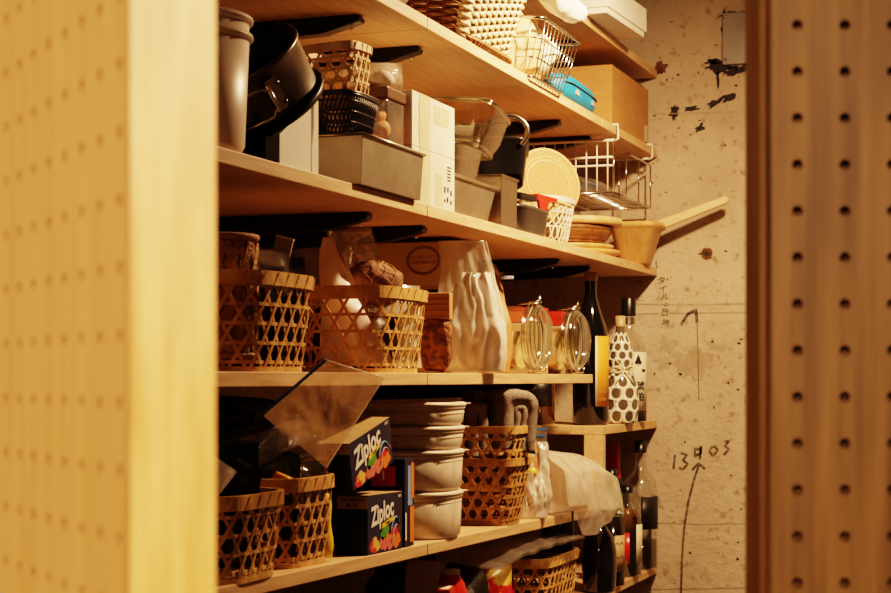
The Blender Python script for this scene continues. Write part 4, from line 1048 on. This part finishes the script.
for i, ch in enumerate('琥珀'): text('label_sign', ch, .021, 'ink', t, fr(-34, .082 - .025 * i), bold=.0006)
b = MB(); b.box(-.004, .008, -.003, .003, 0, .0005, Mx=fr(-24, .118)); b.build('seal_print', 'ink', t)
bottle('dark amber bottle on the bottle shelf, left of the orange label bottle', (-.165, 3.475, Z), [(0, .004), (.034, 0), (.037, .004), (.037, .17), (.02, .20), (.014, .215), (.014, .25)], 'bottle_amber', [('cap', [(.0155, .25), (.0155, .27), (0, .27)], 'black'), ('paper_label', [(.0374, .04), (.0374, .11)], 'blacklabel', R(-120), R(-20))])
bottle('dark brown bottle behind the amber bottle on the bottle shelf', (-.255, 3.50, Z), [(0, .004), (.033, 0), (.036, .004), (.036, .16), (.02, .19), (.014, .205), (.014, .24)], 'bottle_amber', [('cap', [(.0155, .24), (.0155, .26), (0, .26)], 'beigecap')])

# ------------------------------------------------------------------ shelf D
def onD(y): return FD(y)
kagome('hexagonal bamboo basket at the front left of the lower shelf, mostly dark packs inside', (-.086, 1.772, onD(1.772) + .0015), .086, .074, .096, .086, .100, m='bamboo', a=.0125)
kagome('second bamboo basket on the lower shelf, left of the blue freezer bag boxes', (-.095, 1.963, onD(1.963) + .0017), .080, .068, .090, .078, .112, m='bamboo', a=.0125)
dz = onD(1.77)
for i, (x, y, z, w_, h_, th, rx, ry, rz, m, lab) in enumerate((
  (-.10, 1.72, .02, .13, .13, .05, 10, 8, 20, 'foil', 'dark green packet at the near end of the left lower basket'),
  (-.13, 1.775, .015, .14, .155, .05, 12, -6, 25, 'foil', 'large dark green packet standing in the left lower basket'),
  (-.055, 1.78, .015, .10, .115, .05, 16, 10, 30, 'foil_black', 'small black packet at the front of the left lower basket'),
  (-.085, 1.805, .02, .12, .145, .04, 8, 14, 15, 'foil', 'dark packet at the right end of the left lower basket'))):
    pack('food_packet', lab, (x, y, dz + z), w_ * .85, h_, th, rx * .4, ry * .5, rz, m, 101 + i, wr=.012)
dz = onD(1.96)
for i, (x, y, z, w_, h_, th, rx, ry, rz, m, lab) in enumerate((
  (-.125, 1.93, .012, .13, .17, .05, 10, -4, 20, 'foil', 'tall dark green packet at the back of the second lower basket'),
  (-.085, 1.945, .012, .12, .135, .05, 10, 8, 22, 'foil', 'shiny green black packet in the middle of the second lower basket'),
  (-.045, 1.985, .012, .085, .125, .04, 4, 6, 35, 'foil_silver', 'crinkled silver clear packet at the front of the second lower basket'),
  (-.150, 1.985, .012, .12, .205, .035, 4, 18, 15, 'foil_black', 'black packet standing at the back of the second lower basket'))):
    pack('food_packet', lab, (x, y, dz + z), w_ * .8, h_, th, rx * .4, ry * .5, rz, m, 121 + i, wr=.012)
pack('food_packet', 'small yellow orange packet between the two lower baskets', (-.030, 1.90, onD(1.88) + .098), .028, .022, .014, -10, 20, 15, 'packyellow', 131)
pack('grey_packet', 'greyish white packet leaning at the far left of the left lower basket', (-.045, 1.700, onD(1.7) + .088), .034, .062, .02, -8, 34, 20, 'film_white', 132)
pack('food_packet', 'yellow packet seen through the side of the second lower basket', (-.018, 2.022, onD(2.02) + .006), .02, .085, .010, -2, 3, 80, 'yellow', 133)
# large clear zip bag sticking out over the shelf edge
def campt(px, py, D):
    a = (px - 445.5) / 1670
    return Vector((.88 + D * (-SN + a * CS), D * (CS + a * SN), (378 - py) * D / 1670))
A_, B_, C_, D_ = campt(262, 415, 2.03), campt(326, 360, 2.03), campt(384, 378, 2.07), campt(326, 468, 2.10)
t = thing('zip_bag', 'large clear zip bag with blue zip strip, leaning out over the lower baskets', 'bag', (0, 0, 0)); nB = (C_ - B_).cross(A_ - B_).normalized()
E_ = campt(222, 440, 2.02); 
def quad(u, v, off=0):
    p = A_.lerp(B_, u).lerp(D_.lerp(C_, u), v)
    q = nz((u * .2, v * .2, off), 14, 5) + Vector((1, 0, 0)) * crease((u * .2, v * .2, off * .1), 11, 4) * 1.3; e = math.sin(PI * u) * math.sin(PI * v)
    return tuple(p + nB * ((off * e * .010) + q.x * .013 * (e + .15) + q.y * .004))
b = MB(); b.sheet(lambda u, v: quad(u, v, 1), 44, 44); b.sheet(lambda u, v: quad(u, v, -1), 44, 44); b.build('bag_film', 'film_zip_reflect', t)
b = MB(); b.tube([A_ + (B_ - A_) * k / 8 + nB * .0004 for k in range(9)], .0022, 6); b.build('zip_strip', 'bluezip', t)
b = MB(); b.tube([C_ + (D_ - C_) * k / 12 for k in range(13)], .0008, 5); b.tube([B_ + (C_ - B_) * k / 12 for k in range(13)], .0008, 5); b.build('edge_weld', 'film_white', t)
A2, B2, C2_, D2 = campt(196, 452, 2.06), campt(300, 415, 2.08), campt(318, 440, 2.1), campt(205, 500, 2.04)
b = MB(); b.sheet(lambda u, v: tuple(A2.lerp(B2, u).lerp(D2.lerp(C2_, u), v) + nz((u * .2, v * .2, 3), 12, 8) * .008), 24, 16)
solo(b, 'dark_bag', 'dim grey bag with a black top strip lying over the lower left baskets', 'bag', 'film_dark')
o = bpy.data.objects['dark_bag']
b = MB(); b.tube([A2.lerp(B2, k / 12) + nz((k * .02, 0, 3), 12, 8) * .004 for k in range(13)], .0024, 6); b.build('top_strip', 'black', o)

# blue freezer bag boxes
def fruit(b_, kind, o): pass
def zbox(label, Mx, L, H, Dp):
    """carton: long face towards +x, left end towards -y; base at z=0, near lower corner at the origin"""
    t = thing('bag_carton', label, 'box', Mx=Mx, group='dark blue freezer bag boxes')
    b = MB(); b.box(-Dp, 0, 0, L, 0, H); b.build('carton_body', 'navy', t, bevel=.0006)
    b = MB(); b.box(-Dp - .0001, .0002, .0, L, H + .0001, H + .0004); b.build('top_panel', 'beigeband', t)
    b = MB(); b.box(-Dp, -.0004, -.0005, -.0001, .004, H * .76); b.build('end_panel', 'tealend', t)
    b = MB(); b.box(-Dp, -.0004, -.0006, -.0001, H * .77, H * .985); b.build('end_band', 'beigeband', t)
    text('band_text', 'EASY MAKING', .0052, 'ink', t, on_ny(-Dp / 2, -.0007, H * .92), bold=.0001); text('band_text', 'M 12', .0085, 'ink', t, on_ny(-Dp / 2, -.0007, H * .83), bold=.0002)
    text('logo', 'Ziploc', .037, 'white', t, on_px(.0006, L * .40, H * .68) @ RZ(9), bold=.0011, sx=L * .64 / (.037 * 2.55), shear=.1)
    b = MB(); b.poly([(-.022, -.004), (.022, -.001), (.022, .005), (-.022, .002)], .0003, Mx=on_px(.0004, L * .56, H * .50) @ RZ(9)); b.build('yellow_banner', 'yellow', t)
    text('banner_text', 'Freezer', .0052, 'ink', t, on_px(.0008, L * .56, H * .506) @ RZ(11), bold=.0001)
    text('corner_text', 'EASY', .0055, 'white', t, on_px(.0005, L * .90, H * .93))
    random.seed(7)
    for nm, m, pts in (('red_pieces', 'redpack', [(.13, .09, .010), (.2, .10, .011), (.26, .08, .009), (.2, .2, .009)]), ('green_fruit', 'greenp', [(.44, .30, .010), (.52, .38, .010)]), ('pink_fruit', 'pinkp', [(.40, .16, .011), (.48, .12, .010), (.62, .10, .011)]), ('orange_fruit', 'orangep', [(.58, .2, .011), (.7, .2, .012), (.8, .1, .010), (.88, .2, .009)]), ('red_fruit', 'red', [(.8, .3, .011), (.9, .36, .008), (.7, .34, .007)])):
        b = MB()
        for j, (u, v, r_) in enumerate(pts):
            b.poly([(r_ * (1 + .22 * math.sin(k * 2.2 + j)) * math.cos(2 * PI * k / 12), r_ * .85 * math.sin(2 * PI * k / 12)) for k in range(12)], .0002 + .0001 * j, Mx=on_px(.0002, L * u, H * max(.13, v)))
        b.build(nm, m, t)
    b = MB(); b.tube([(.0006, L * (.62 + .34 * k / 10), H * (.30 + .28 * math.sin(PI * k / 10))) for k in range(11)], .0013, 5); b.tube([(.0006, L * (.66 + .30 * k / 10), H * (.14 + .30 * math.sin(PI * k / 10))) for k in range(11)], .0010, 5); b.build('bag_outline', 'bluep', t)
    return t
zl = onD(2.12)
zbox('lower dark blue box of freezer bags standing level on the lower shelf', T(-.001, 2.119, zl + .0003) @ RX(-1.03), .131, .082, .046)
zbox('upper dark blue box of freezer bags tilted on top of the other boxes', T(.000, 2.066, zl + .0915) @ RX(12.5), .150, .066, .048)
t = thing('bag_carton', 'tall dark blue box with red print, standing on end behind the other freezer bag boxes', 'box', (-.002, 2.262, onD(2.262) + .0003), group='dark blue freezer bag boxes')
b = MB(); b.box(-.12, 0, 0, .038, 0, .128); b.build('carton_body', 'navy', t, bevel=.0008)
b = MB(); b.box(-.052, -.014, -.0006, -.0001, .088, .118); b.build('red_square', 'red', t); text('square_mark', '1', .02, 'white', t, on_ny(-.033, -.0008, .103), bold=.0003)
b = MB(); b.box(.0001, .0005, .012, .030, .06, .118); b.build('side_print', 'bluep', t)
b = MB(); b.box(.0002, .0008, .020, .036, .006, .058); b.box(.0005, .0009, .024, .036, .07, .122); b.build('orange_print', 'orangep', t)
b = MB(); b.box(.0005, .0009, .001, .006, .01, .05); b.build('white_print', 'white', t)
# four tubs
tz = onD(2.46) + .0012
def tub(label, z, h, r_, lidh=.013):
    t = thing('food_tub', label, 'tub', (-.070, 2.462, z), group='stacked round frosted tubs')
    def se(k): return [(x * k, y * k) for x, y in [SE2[i] for i in range(0, len(SE2), 8)]]
    rings = [[(x, y, 0) for x, y in se(r_ * .90)], [(x, y, .005) for x, y in se(r_ * .945)], [(x, y, h - lidh) for x, y in se(r_ * .968)]]
    loft(rings, 'tub_body', 'tub', t, solid=.001)
    b = MB(); b.tube([(x, y, h - lidh - .005) for x, y in se(r_ * .970)], .0009, 5, closed=True); b.build('ridge', 'tub', t)
    rings = [[(x, y, h - lidh) for x, y in se(r_ * .965)], [(x, y, h - lidh + .003) for x, y in se(r_ * 1.0)], [(x, y, h - .008) for x, y in se(r_ * .985)], [(x, y, h - .007) for x, y in se(r_ * 1.01)], [(x, y, h - .003) for x, y in se(r_ * 1.01)], [(x, y, h - .001) for x, y in se(r_ * .97)], [(x, y, h - .001) for x, y in se(r_ * .93)], [(x, y, h - .004) for x, y in se(r_ * .92)]]
    b = MB(); k = len(rings[0]); vs = [p for q in rings for p in q]
    fs = [(i * k + j, i * k + (j + 1) % k, (i + 1) * k + (j + 1) % k, (i + 1) * k + j) for i in range(len(rings) - 1) for j in range(k)] + [tuple((len(rings) - 1) * k + j for j in range(k))]
    b.add(vs, fs, True); b.build('lid', 'tublid', t)
    b = MB(); b.poly([(-.012, 0), (.012, 0), (.006, .010), (-.006, .010)], .0015, Mx=T(r_ * .86, r_ * .60, h - .004) @ RZ(-50)); b.build('lid_tab', 'tublid', t)
    return t
SE2 = supell(2.7, 160)
zs = [0, .0742, .1386, .1758]; hs = [.0735, .0637, .0365, .0365]
for i, lab in enumerate(('bottom tub, tall, of the stack of four frosted tubs', 'second tub from the bottom, tall, of the stack of four frosted tubs', 'third tub from the bottom, shallow, of the stack of four frosted tubs', 'topmost tub, shallow, of the stack of four frosted tubs')):
    tub(lab, tz + zs[i], hs[i], (.079, .0805, .081, .083)[i])
# nested baskets with towels
kz = onD(2.78)
kagome('lower of two nested square bamboo baskets beside the frosted tubs', (-.048, 2.782, kz + .0012), .045, .046, .064, .064, .115, a=.0115, w=.0046, m='bamboo_dark', rim=.012, n=7)
kagome('upper of two nested square bamboo baskets, holding grey towels', (-.048, 2.782, kz + .062), .053, .053, .070, .070, .110, a=.0115, w=.0044, m='bamboo', rim=.012, n=7)
def towel(label, loc, rz, rx, ry, L, layers, seed):
    """towel folded over into one or two nested arches, running along local y"""
    mb = MB()
    for (w_, h_, th) in layers:
        prof = []; n = 30
        def arch(w, h):
            P = []
            for k in range(n + 1):
                s = k / n
                if s < .34: P.append((-w / 2, -.06 + (h - w * .3 + .06) * s / .34))
                elif s < .66:
                    a = PI - PI * (s - .34) / .32; P.append((w / 2 * sgn(math.cos(a)) * abs(math.cos(a)) ** .6, h - w * .3 + w * .3 * math.sin(a) ** .7 if math.sin(a) > 0 else h - w * .3))
                else: P.append((w / 2, h - w * .3 - (h - w * .3 + .06) * (s - .66) / .34))
            return P
        loop = arch(w_, h_) + arch(w_ - 2 * th, h_ - th)[::-1]; m_ = len(loop)
        def fn(u, v):
            i = int(round(u * m_)) % m_; x, z = loop[i]; y = (v - .5) * L
            q = nz((x, y, z), 20, seed) * .004 + nz((x, y, z), 60, seed) * .0022
            e = abs(2 * v - 1) ** 8
            return (x * (1 - .05 * e) + q.x, y + q.y, z - .003 * e + q.z)
        mb.sheet(fn, m_, 22, cu=True)
        o_ = len(mb.v) - m_ * 23
        for base, flip in ((o_, 0), (o_ + 22 * m_, 1)):
            for k in range(n): mb.f.append((base + k, base + k + 1, base + m_ - 2 - k, base + m_ - 1 - k)); mb.sm.append(True); mb.mi.append(0)
    solo(mb, 'grey_towel', label, 'towel', 'towel', Mx=T(*loc) @ RZ(rz) @ RX(rx) @ RY(ry), group='grey towels in the square basket')
tzz = kz + .175
towel('grey towel folded into an arch, front right in the square basket', (-.014, 2.800, tzz + .016), 46, 4, 4, .085, ((.070, .046, .020), (.027, .024, .0125)), 1)
towel('small grey towel fold, front left in the square basket', (-.068, 2.765, tzz + .006), 30, 0, -4, .07, ((.038, .032, .0175),), 2)
towel('grey towel fold behind the other two towels in the square basket', (-.075, 2.815, tzz + .026), 40, 0, 10, .07, ((.05, .036, .020),), 3)
pack('dark_bag', 'black bag in the shade behind the frosted tubs and towels', (-.22, 2.78, onD(2.78) + .002), .2, .21, .09, 0, 0, 25, 'foil_black', 141, cat='bag')
t = thing('paper_bag', 'brown paper bag standing behind the grey towels', 'bag', (-.06, 2.955, onD(2.955) + .001), rz=20)
standbag(.09, .06, .225, .075, 142, .004).build('bag_body', 'kraft', t)
# white pouch with blue zip
t = thing('zip_pouch', 'white filled pouch with blue zip strip, right of the towel basket', 'pouch', Mx=T(-.022, 2.955, onD(2.955) + .001) @ RZ(24))
standbag(.058, .045, .140, .052, 151, .006, sc=26).build('pouch_body', 'film_white', t)
o = standbag(.050, .037, .12, .046, 152, .006, sc=26, flat=.01).build('filling', 'powder', t); o.matrix_local = T(0, 0, .002)
b = MB(); b.box(-.030, .030, -.0012, .0012, .1385, .162); b.build('clear_top', 'film', t)
b = MB(); b.box(-.030, .030, -.002, .002, .1622, .166); b.box(-.026, .026, -.0022, .0022, .150, .153); b.build('zip_strip', 'bluezip', t)
b = MB(); b.lathe([(0, .001), (.009, .0005), (.009, 0)], 20, Mx=frame((.0, -.0245, .085), (1, 0, 0), (0, 0, 1)));  b.build('yellow_dot', 'yellow', t)
# big white bag draped over the shelf end
t = thing('white_bag', 'big white plastic bag over a box, drooping over the shelf end above the bottles', 'bag', (0, 0, 0))
y0, y1 = 3.03, 3.36; zb = onD(3.2)
b = MB(); b.box(-.15, -.012, y0 + .03, y1 - .10, zb, zb + .105); b.build('inner_box', 'kraft_light', t, bevel=.006)
def drape(u, v):
    # u along the shelf, v over the top from the back down the front
    y = y0 + (y1 + .045 * min(1, v * 1.2) - y0) * u
    prof = [(-.19, zb + .02), (-.17, zb + .115), (-.02 + .01 * u, zb + .125 - .03 * u), (.018 + .012 * u, zb + .085 - .015 * u), (.034 + .012 * u, zb + .01 - .02 * u), (.028 + .012 * u, zb - .012 - .028 * math.sin(PI * min(1, u * 1.15)) - .006 * u)]
    k = v * 5; i = min(4, int(k)); f_ = k - i; f_ = f_ * f_ * (3 - 2 * f_) * .5 + f_ * .5
    x = prof[i][0] + (prof[i + 1][0] - prof[i][0]) * f_; z = prof[i][1] + (prof[i + 1][1] - prof[i][1]) * f_
    if u > .85: z -= (u - .85) * .25 * (1 - v)
    if v > .78 and u < .3: z = max(z, zb + .001); x = min(x, -.004 + .03 * u)
    q = nz((x, y, z), 13, 6); q2 = nz((x, y, z), 34, 7)
    e = min(1, u * 8) * 1
    return (x + q.x * .010 + q2.x * .003, y + q.y * .008, max(z + q.z * .008 + q2.z * .003, zb + .0015 if x < .0 else -9))
b = MB(); b.sheet(drape, 44, 44); b.build('bag_sheet', 'film_white', t)
def endcap(u, v):
    p = Vector(drape(0, min(1, u * .80))); c_ = Vector((-.09, y0 + .01, zb + .05)); q = p.lerp(c_, v * .98) + Vector((0, .012 * v, 0)); q += nz(q, 16, 9) * .004 * v
    return tuple(q)
b = MB(); b.sheet(endcap, 30, 8); b.build('near_gusset', 'film_white', t)
b = MB(); fr = on_ny(-.028, y0 + .0285, zb + .04)
for q in ((-.005, .005, -.005, -.0042), (-.005, .005, .0042, .005), (-.005, -.0042, -.005, .005), (.0042, .005, -.005, .005), (-.003, .003, -.0005, .0005), (-.0005, .0005, -.003, .003)): b.box(q[0], q[1], q[2], q[3], 0, .0006, Mx=fr)
b.build('square_mark', 'ink', t)
b = MB(); p = [drape(.86 + .14 * k / 8, 1) for k in range(9)]; b.tube([tuple(Vector(q) + Vector((.002, 0, -.001))) for q in p], .004, 6); b.build('zip_strip', 'palezip', t)

# ------------------------------------------------------------------ shelf E
Z = FE + .0003
t = bottle('squat black bottle with rounded shoulder on the bottom shelf', (-.004, 3.385, Z), [(0, .003), (.028, 0), (.034, .006), (.0365, .05), (.036, .085), (.030, .115), (.018, .133), (.013, .142), (.013, .155)], 'bottle_dark', [('cap', [(.0145, .153), (.0145, .172), (0, .172)], 'black')], 40)
t = bottle('green bottle with tan label right of the squat black bottle', (-.012, 3.52, Z), [(0, .004), (.024, 0), (.0275, .004), (.0275, .165), (.024, .180), (.012, .200), (.011, .235)], 'bottle_green', [('cap', [(.0125, .233), (.0125, .25), (0, .25)], 'black'), ('paper_label', [(.0279, .030), (.0279, .108)], 'tanlabel', R(-62), R(20)), ('wine', [(.0277, .0), (.0277, .148)], 'soy', R(-130), R(60))], 32)
b = MB()
for k in range(3):
    a = -40; fr = frame((.0284 * math.cos(R(a)), .0284 * math.sin(R(a)), .09 - .03 * k), (-math.sin(R(a)), math.cos(R(a)), 0), (0, 0, 1)); b.tube([(-.012, -.003, 0), (-.006, .003, .0), (0, -.002, 0), (.006, .004, 0), (.012, -.001, -.002)], .0007, 4, Mx=fr)
b.build('script_print', 'ink', t)
t = bottle('short bottle with cream side label and dark liquid on the bottom shelf', (-.018, 3.685, Z), [(0, .004), (.030, 0), (.0335, .004), (.0335, .120), (.030, .140), (.016, .158), (.012, .165), (.012, .19)], 'glass',
   [('cap', [(.0135, .188), (.0135, .205), (0, .205)], 'black'), ('liquid', [(0, .005), (.0315, .005), (.0315, .078), (0, .078)], 'soy'), ('amber_back', [(.0322, .078), (.0322, .130), (.02, .15)], 'brandy', R(20), R(200)), ('paper_label', [(.0338, .030), (.0338, .118)], 'creamlabel', R(-38), R(25)), ('dark_label', [(.0338, .03), (.0338, .10)], 'redpack', R(-100), R(-66))], 36)
t = bottle('tall clear decanter bottle with black label, nearest the wall on the bottom shelf', (-.022, 3.835, Z), [(0, .004), (.036, 0), (.040, .005), (.040, .19), (.036, .208), (.024, .222), (.0145, .232), (.0125, .25), (.0125, .275)], 'glass',
   [('cap', [(.0145, .272), (.0145, .30), (0, .30)], 'black'), ('liquid', [(0, .005), (.0375, .005), (.0375, .07), (0, .07)], 'soy'), ('paper_label', [(.0404, .095), (.0404, .170)], 'blacklabel', R(-75), R(60))], 40)
t = bottle('dark bottle with a red capsule behind the bottles on the bottom shelf', (-.072, 3.78, Z), [(0, .004), (.030, 0), (.034, .004), (.034, .18), (.016, .215), (.0125, .23), (.0125, .25)], 'bottle_dark', [('red_capsule', [(.0165, .215), (.0145, .235), (.0145, .295), (0, .296)], 'redplastic')], 32)
# lidded bamboo basket with flat bag on it
kagome('rectangular bamboo basket on the bottom shelf under the clear flat bag', (-.085, 3.10, Z), .078, .115, .088, .128, .108, a=.0125, m='bamboo', n=6)
b = MB(); b.box(-.07, .07, -.11, .05, 0, .010); solo(b, 'box_lid', 'flat brown lid lying inside the rectangular bamboo basket', 'lid', 'kraft_dark', (-.085, 3.10, Z + .092), bevel=.002)
t = thing('black_packet', 'black packet with a white character standing in the rectangular bamboo basket', 'packet', (-.028, 3.16, Z + .103), rz=8)
b = MB(); b.box(-.035, .03, -.008, .008, 0, .085); b.build('packet_body', 'foil_black', t, bevel=.002)
text('sign', '氷', .034, 'bluep', t, on_ny(-.006, -.0085, .045), bold=.0002)
q = MB(); q.sheet(lambda u, v: ((u - .5) * .19 + nz((u, v, 0), 4).x * .01, (v - .5) * .50, .016 * math.sin(PI * u) * math.sin(PI * v) + nz((u * .3, v, 1), 8).z * .008), 20, 34); q.sheet(lambda u, v: ((u - .5) * .19 + nz((u, v, 0), 4).x * .01, (v - .5) * .50, -.004 + nz((u * .3, v, 1), 8).z * .006), 20, 34)
o = solo(q, 'flat_bag', 'silvery clear flat bag lying across the rectangular bamboo basket', 'bag', 'film_dark', Mx=T(-.075, 2.90, Z + .138) @ RX(1) @ RZ(-2))
# near, half hidden things on the bottom shelf
q = blob(.06, .05, .085, 161, .014, floor=-.08); solo(q, 'foil_packet', 'dark crinkled foil packet below the blue boxes shelf', 'packet', 'foil', (-.075, 2.41, Z + .081))
q = pillow(.10, .15, .05, 162, .01); solo(q, 'dark_packet', 'black packet on the bottom shelf between foil packet and red box', 'packet', 'foil_black', Mx=T(-.14, 2.62, Z + .003) @ RZ(20))
def simplebox(name, lab, loc, w_, d_, h_, m, m2, rz=10):
    t = thing(name, lab, 'box', loc, rz); b = MB(); b.box(-w_ / 2, w_ / 2, -d_ / 2, d_ / 2, 0, h_); b.build('box_body', m, t, bevel=.001)
    b = MB(); b.box(-w_ / 2 + .004, w_ / 2 - .004, -d_ / 2 + .004, d_ / 2 - .004, h_ + .0001, h_ + .0006); b.build('top_print', m2, t)
simplebox('red_box', 'low red box with pale top on the bottom shelf', (-.06, 2.50, Z), .09, .05, .112, 'redplastic', 'creamlabel')
t = thing('red_jug', 'red bottle shaped pack with pale cap on the bottom shelf', 'bottle', (-.046, 2.585, Z), 12)
b = MB(); b.lathe([(0, 0), (.028, 0), (.030, .004), (.030, .085), (.022, .110), (.014, .124)], 28); b.build('pack_body', 'redplastic', t)
b = MB(); b.lathe([(.015, .1245), (.015, .132), (0, .132)], 20); b.build('cap', 'creamlabel', t)
q = blob(.042, .035, .072, 163, .012, floor=-.06); solo(q, 'netted_bundle', 'dark brown bundle beside the red pack on the bottom shelf', 'bundle', 'seaweed', (-.055, 2.665, Z + .062))
q = pillow(.085, .118, .05, 164, .010); solo(q, 'snack_packet', 'red and gold snack packet in front of the rectangular basket', 'packet', 'redpack', Mx=T(-.025, 2.735, Z + .003) @ RZ(25) @ RY(-4))
q = pillow(.05, .17, .02, 165, .006); solo(q, 'pale_packet', 'pale narrow packet standing at the left end of the bottom shelf', 'packet', 'paleobj', Mx=T(-.02, 2.36 - .0, Z + .0) @ RZ(10) @ RY(3))

# ------------------------------------------------------------------ camera and light
cd = bpy.data.cameras.new('camera'); cam_o = bpy.data.objects.new('camera', cd); COL.objects.link(cam_o)
cam_o.location = (.88, 0, EZ); cam_o.rotation_euler = (PI / 2, 0, TH)
cd.sensor_width = 36; cd.lens = 1670 * 36 / 891; cd.shift_y = (378 - 296.5) / 891
cd.clip_start = .05; cd.dof.use_dof = True; cd.dof.focus_distance = 2.75; cd.dof.aperture_fstop = 15
SC.camera = cam_o
def light(name, typ, loc, power, col, **kw):
    d = bpy.data.lights.new(name, typ); d.energy = power; d.color = col
    for k, v in kw.items(): setattr(d, k, v)
    o = bpy.data.objects.new(name, d); COL.objects.link(o); o.location = (loc[0], loc[1], loc[2] + EZ); return o
WARM = (1, .60, .32)
o = light('pantry_lamp', 'SPOT', (.50, 2.78, .84), 112, WARM, shadow_soft_size=.045, spot_size=R(172), spot_blend=.85)
o.rotation_euler = (Vector((0, 2.95, -.4)) - Vector((.50, 2.78, .84))).to_track_quat('-Z', 'Y').to_euler()
def area(name, loc, aim, power, size, spread):
    o = light(name, 'AREA', loc, power, (1, .61, .36), size=size, spread=R(spread))
    o.rotation_euler = (Vector(aim) - Vector(loc)).to_track_quat('-Z', 'Y').to_euler()
area('left_face_fill', (-.75, -.9, .55), (.45, .75, -.05), 5, .4, 70)  # added fill, out of view, brightening the left door face
area('left_edge_fill', (1.7, .05, .5), (.60, .55, -.02), 2.0, .25, 50)  # added narrow fill, out of view, meant only for the left door edge
area('right_door_light', (.9, -1.6, .85), (.95, .9, 0), 5, .4, 60)  # unseen area light behind the camera, aimed at the right door leaf
w = bpy.data.worlds.new('world'); SC.world = w; w.use_nodes = True
w.node_tree.nodes['Background'].inputs[0].default_value = (1, .72, .45, 1); w.node_tree.nodes['Background'].inputs[1].default_value = .01
SC.cycles.use_denoising = True; SC.cycles.max_bounces = 8; SC.cycles.diffuse_bounces = 3; SC.cycles.transparent_max_bounces = 24
SC.cycles.sample_clamp_indirect = 4
SC.view_settings.view_transform = 'Filmic'; SC.view_settings.look = 'High Contrast'; SC.view_settings.exposure = .25
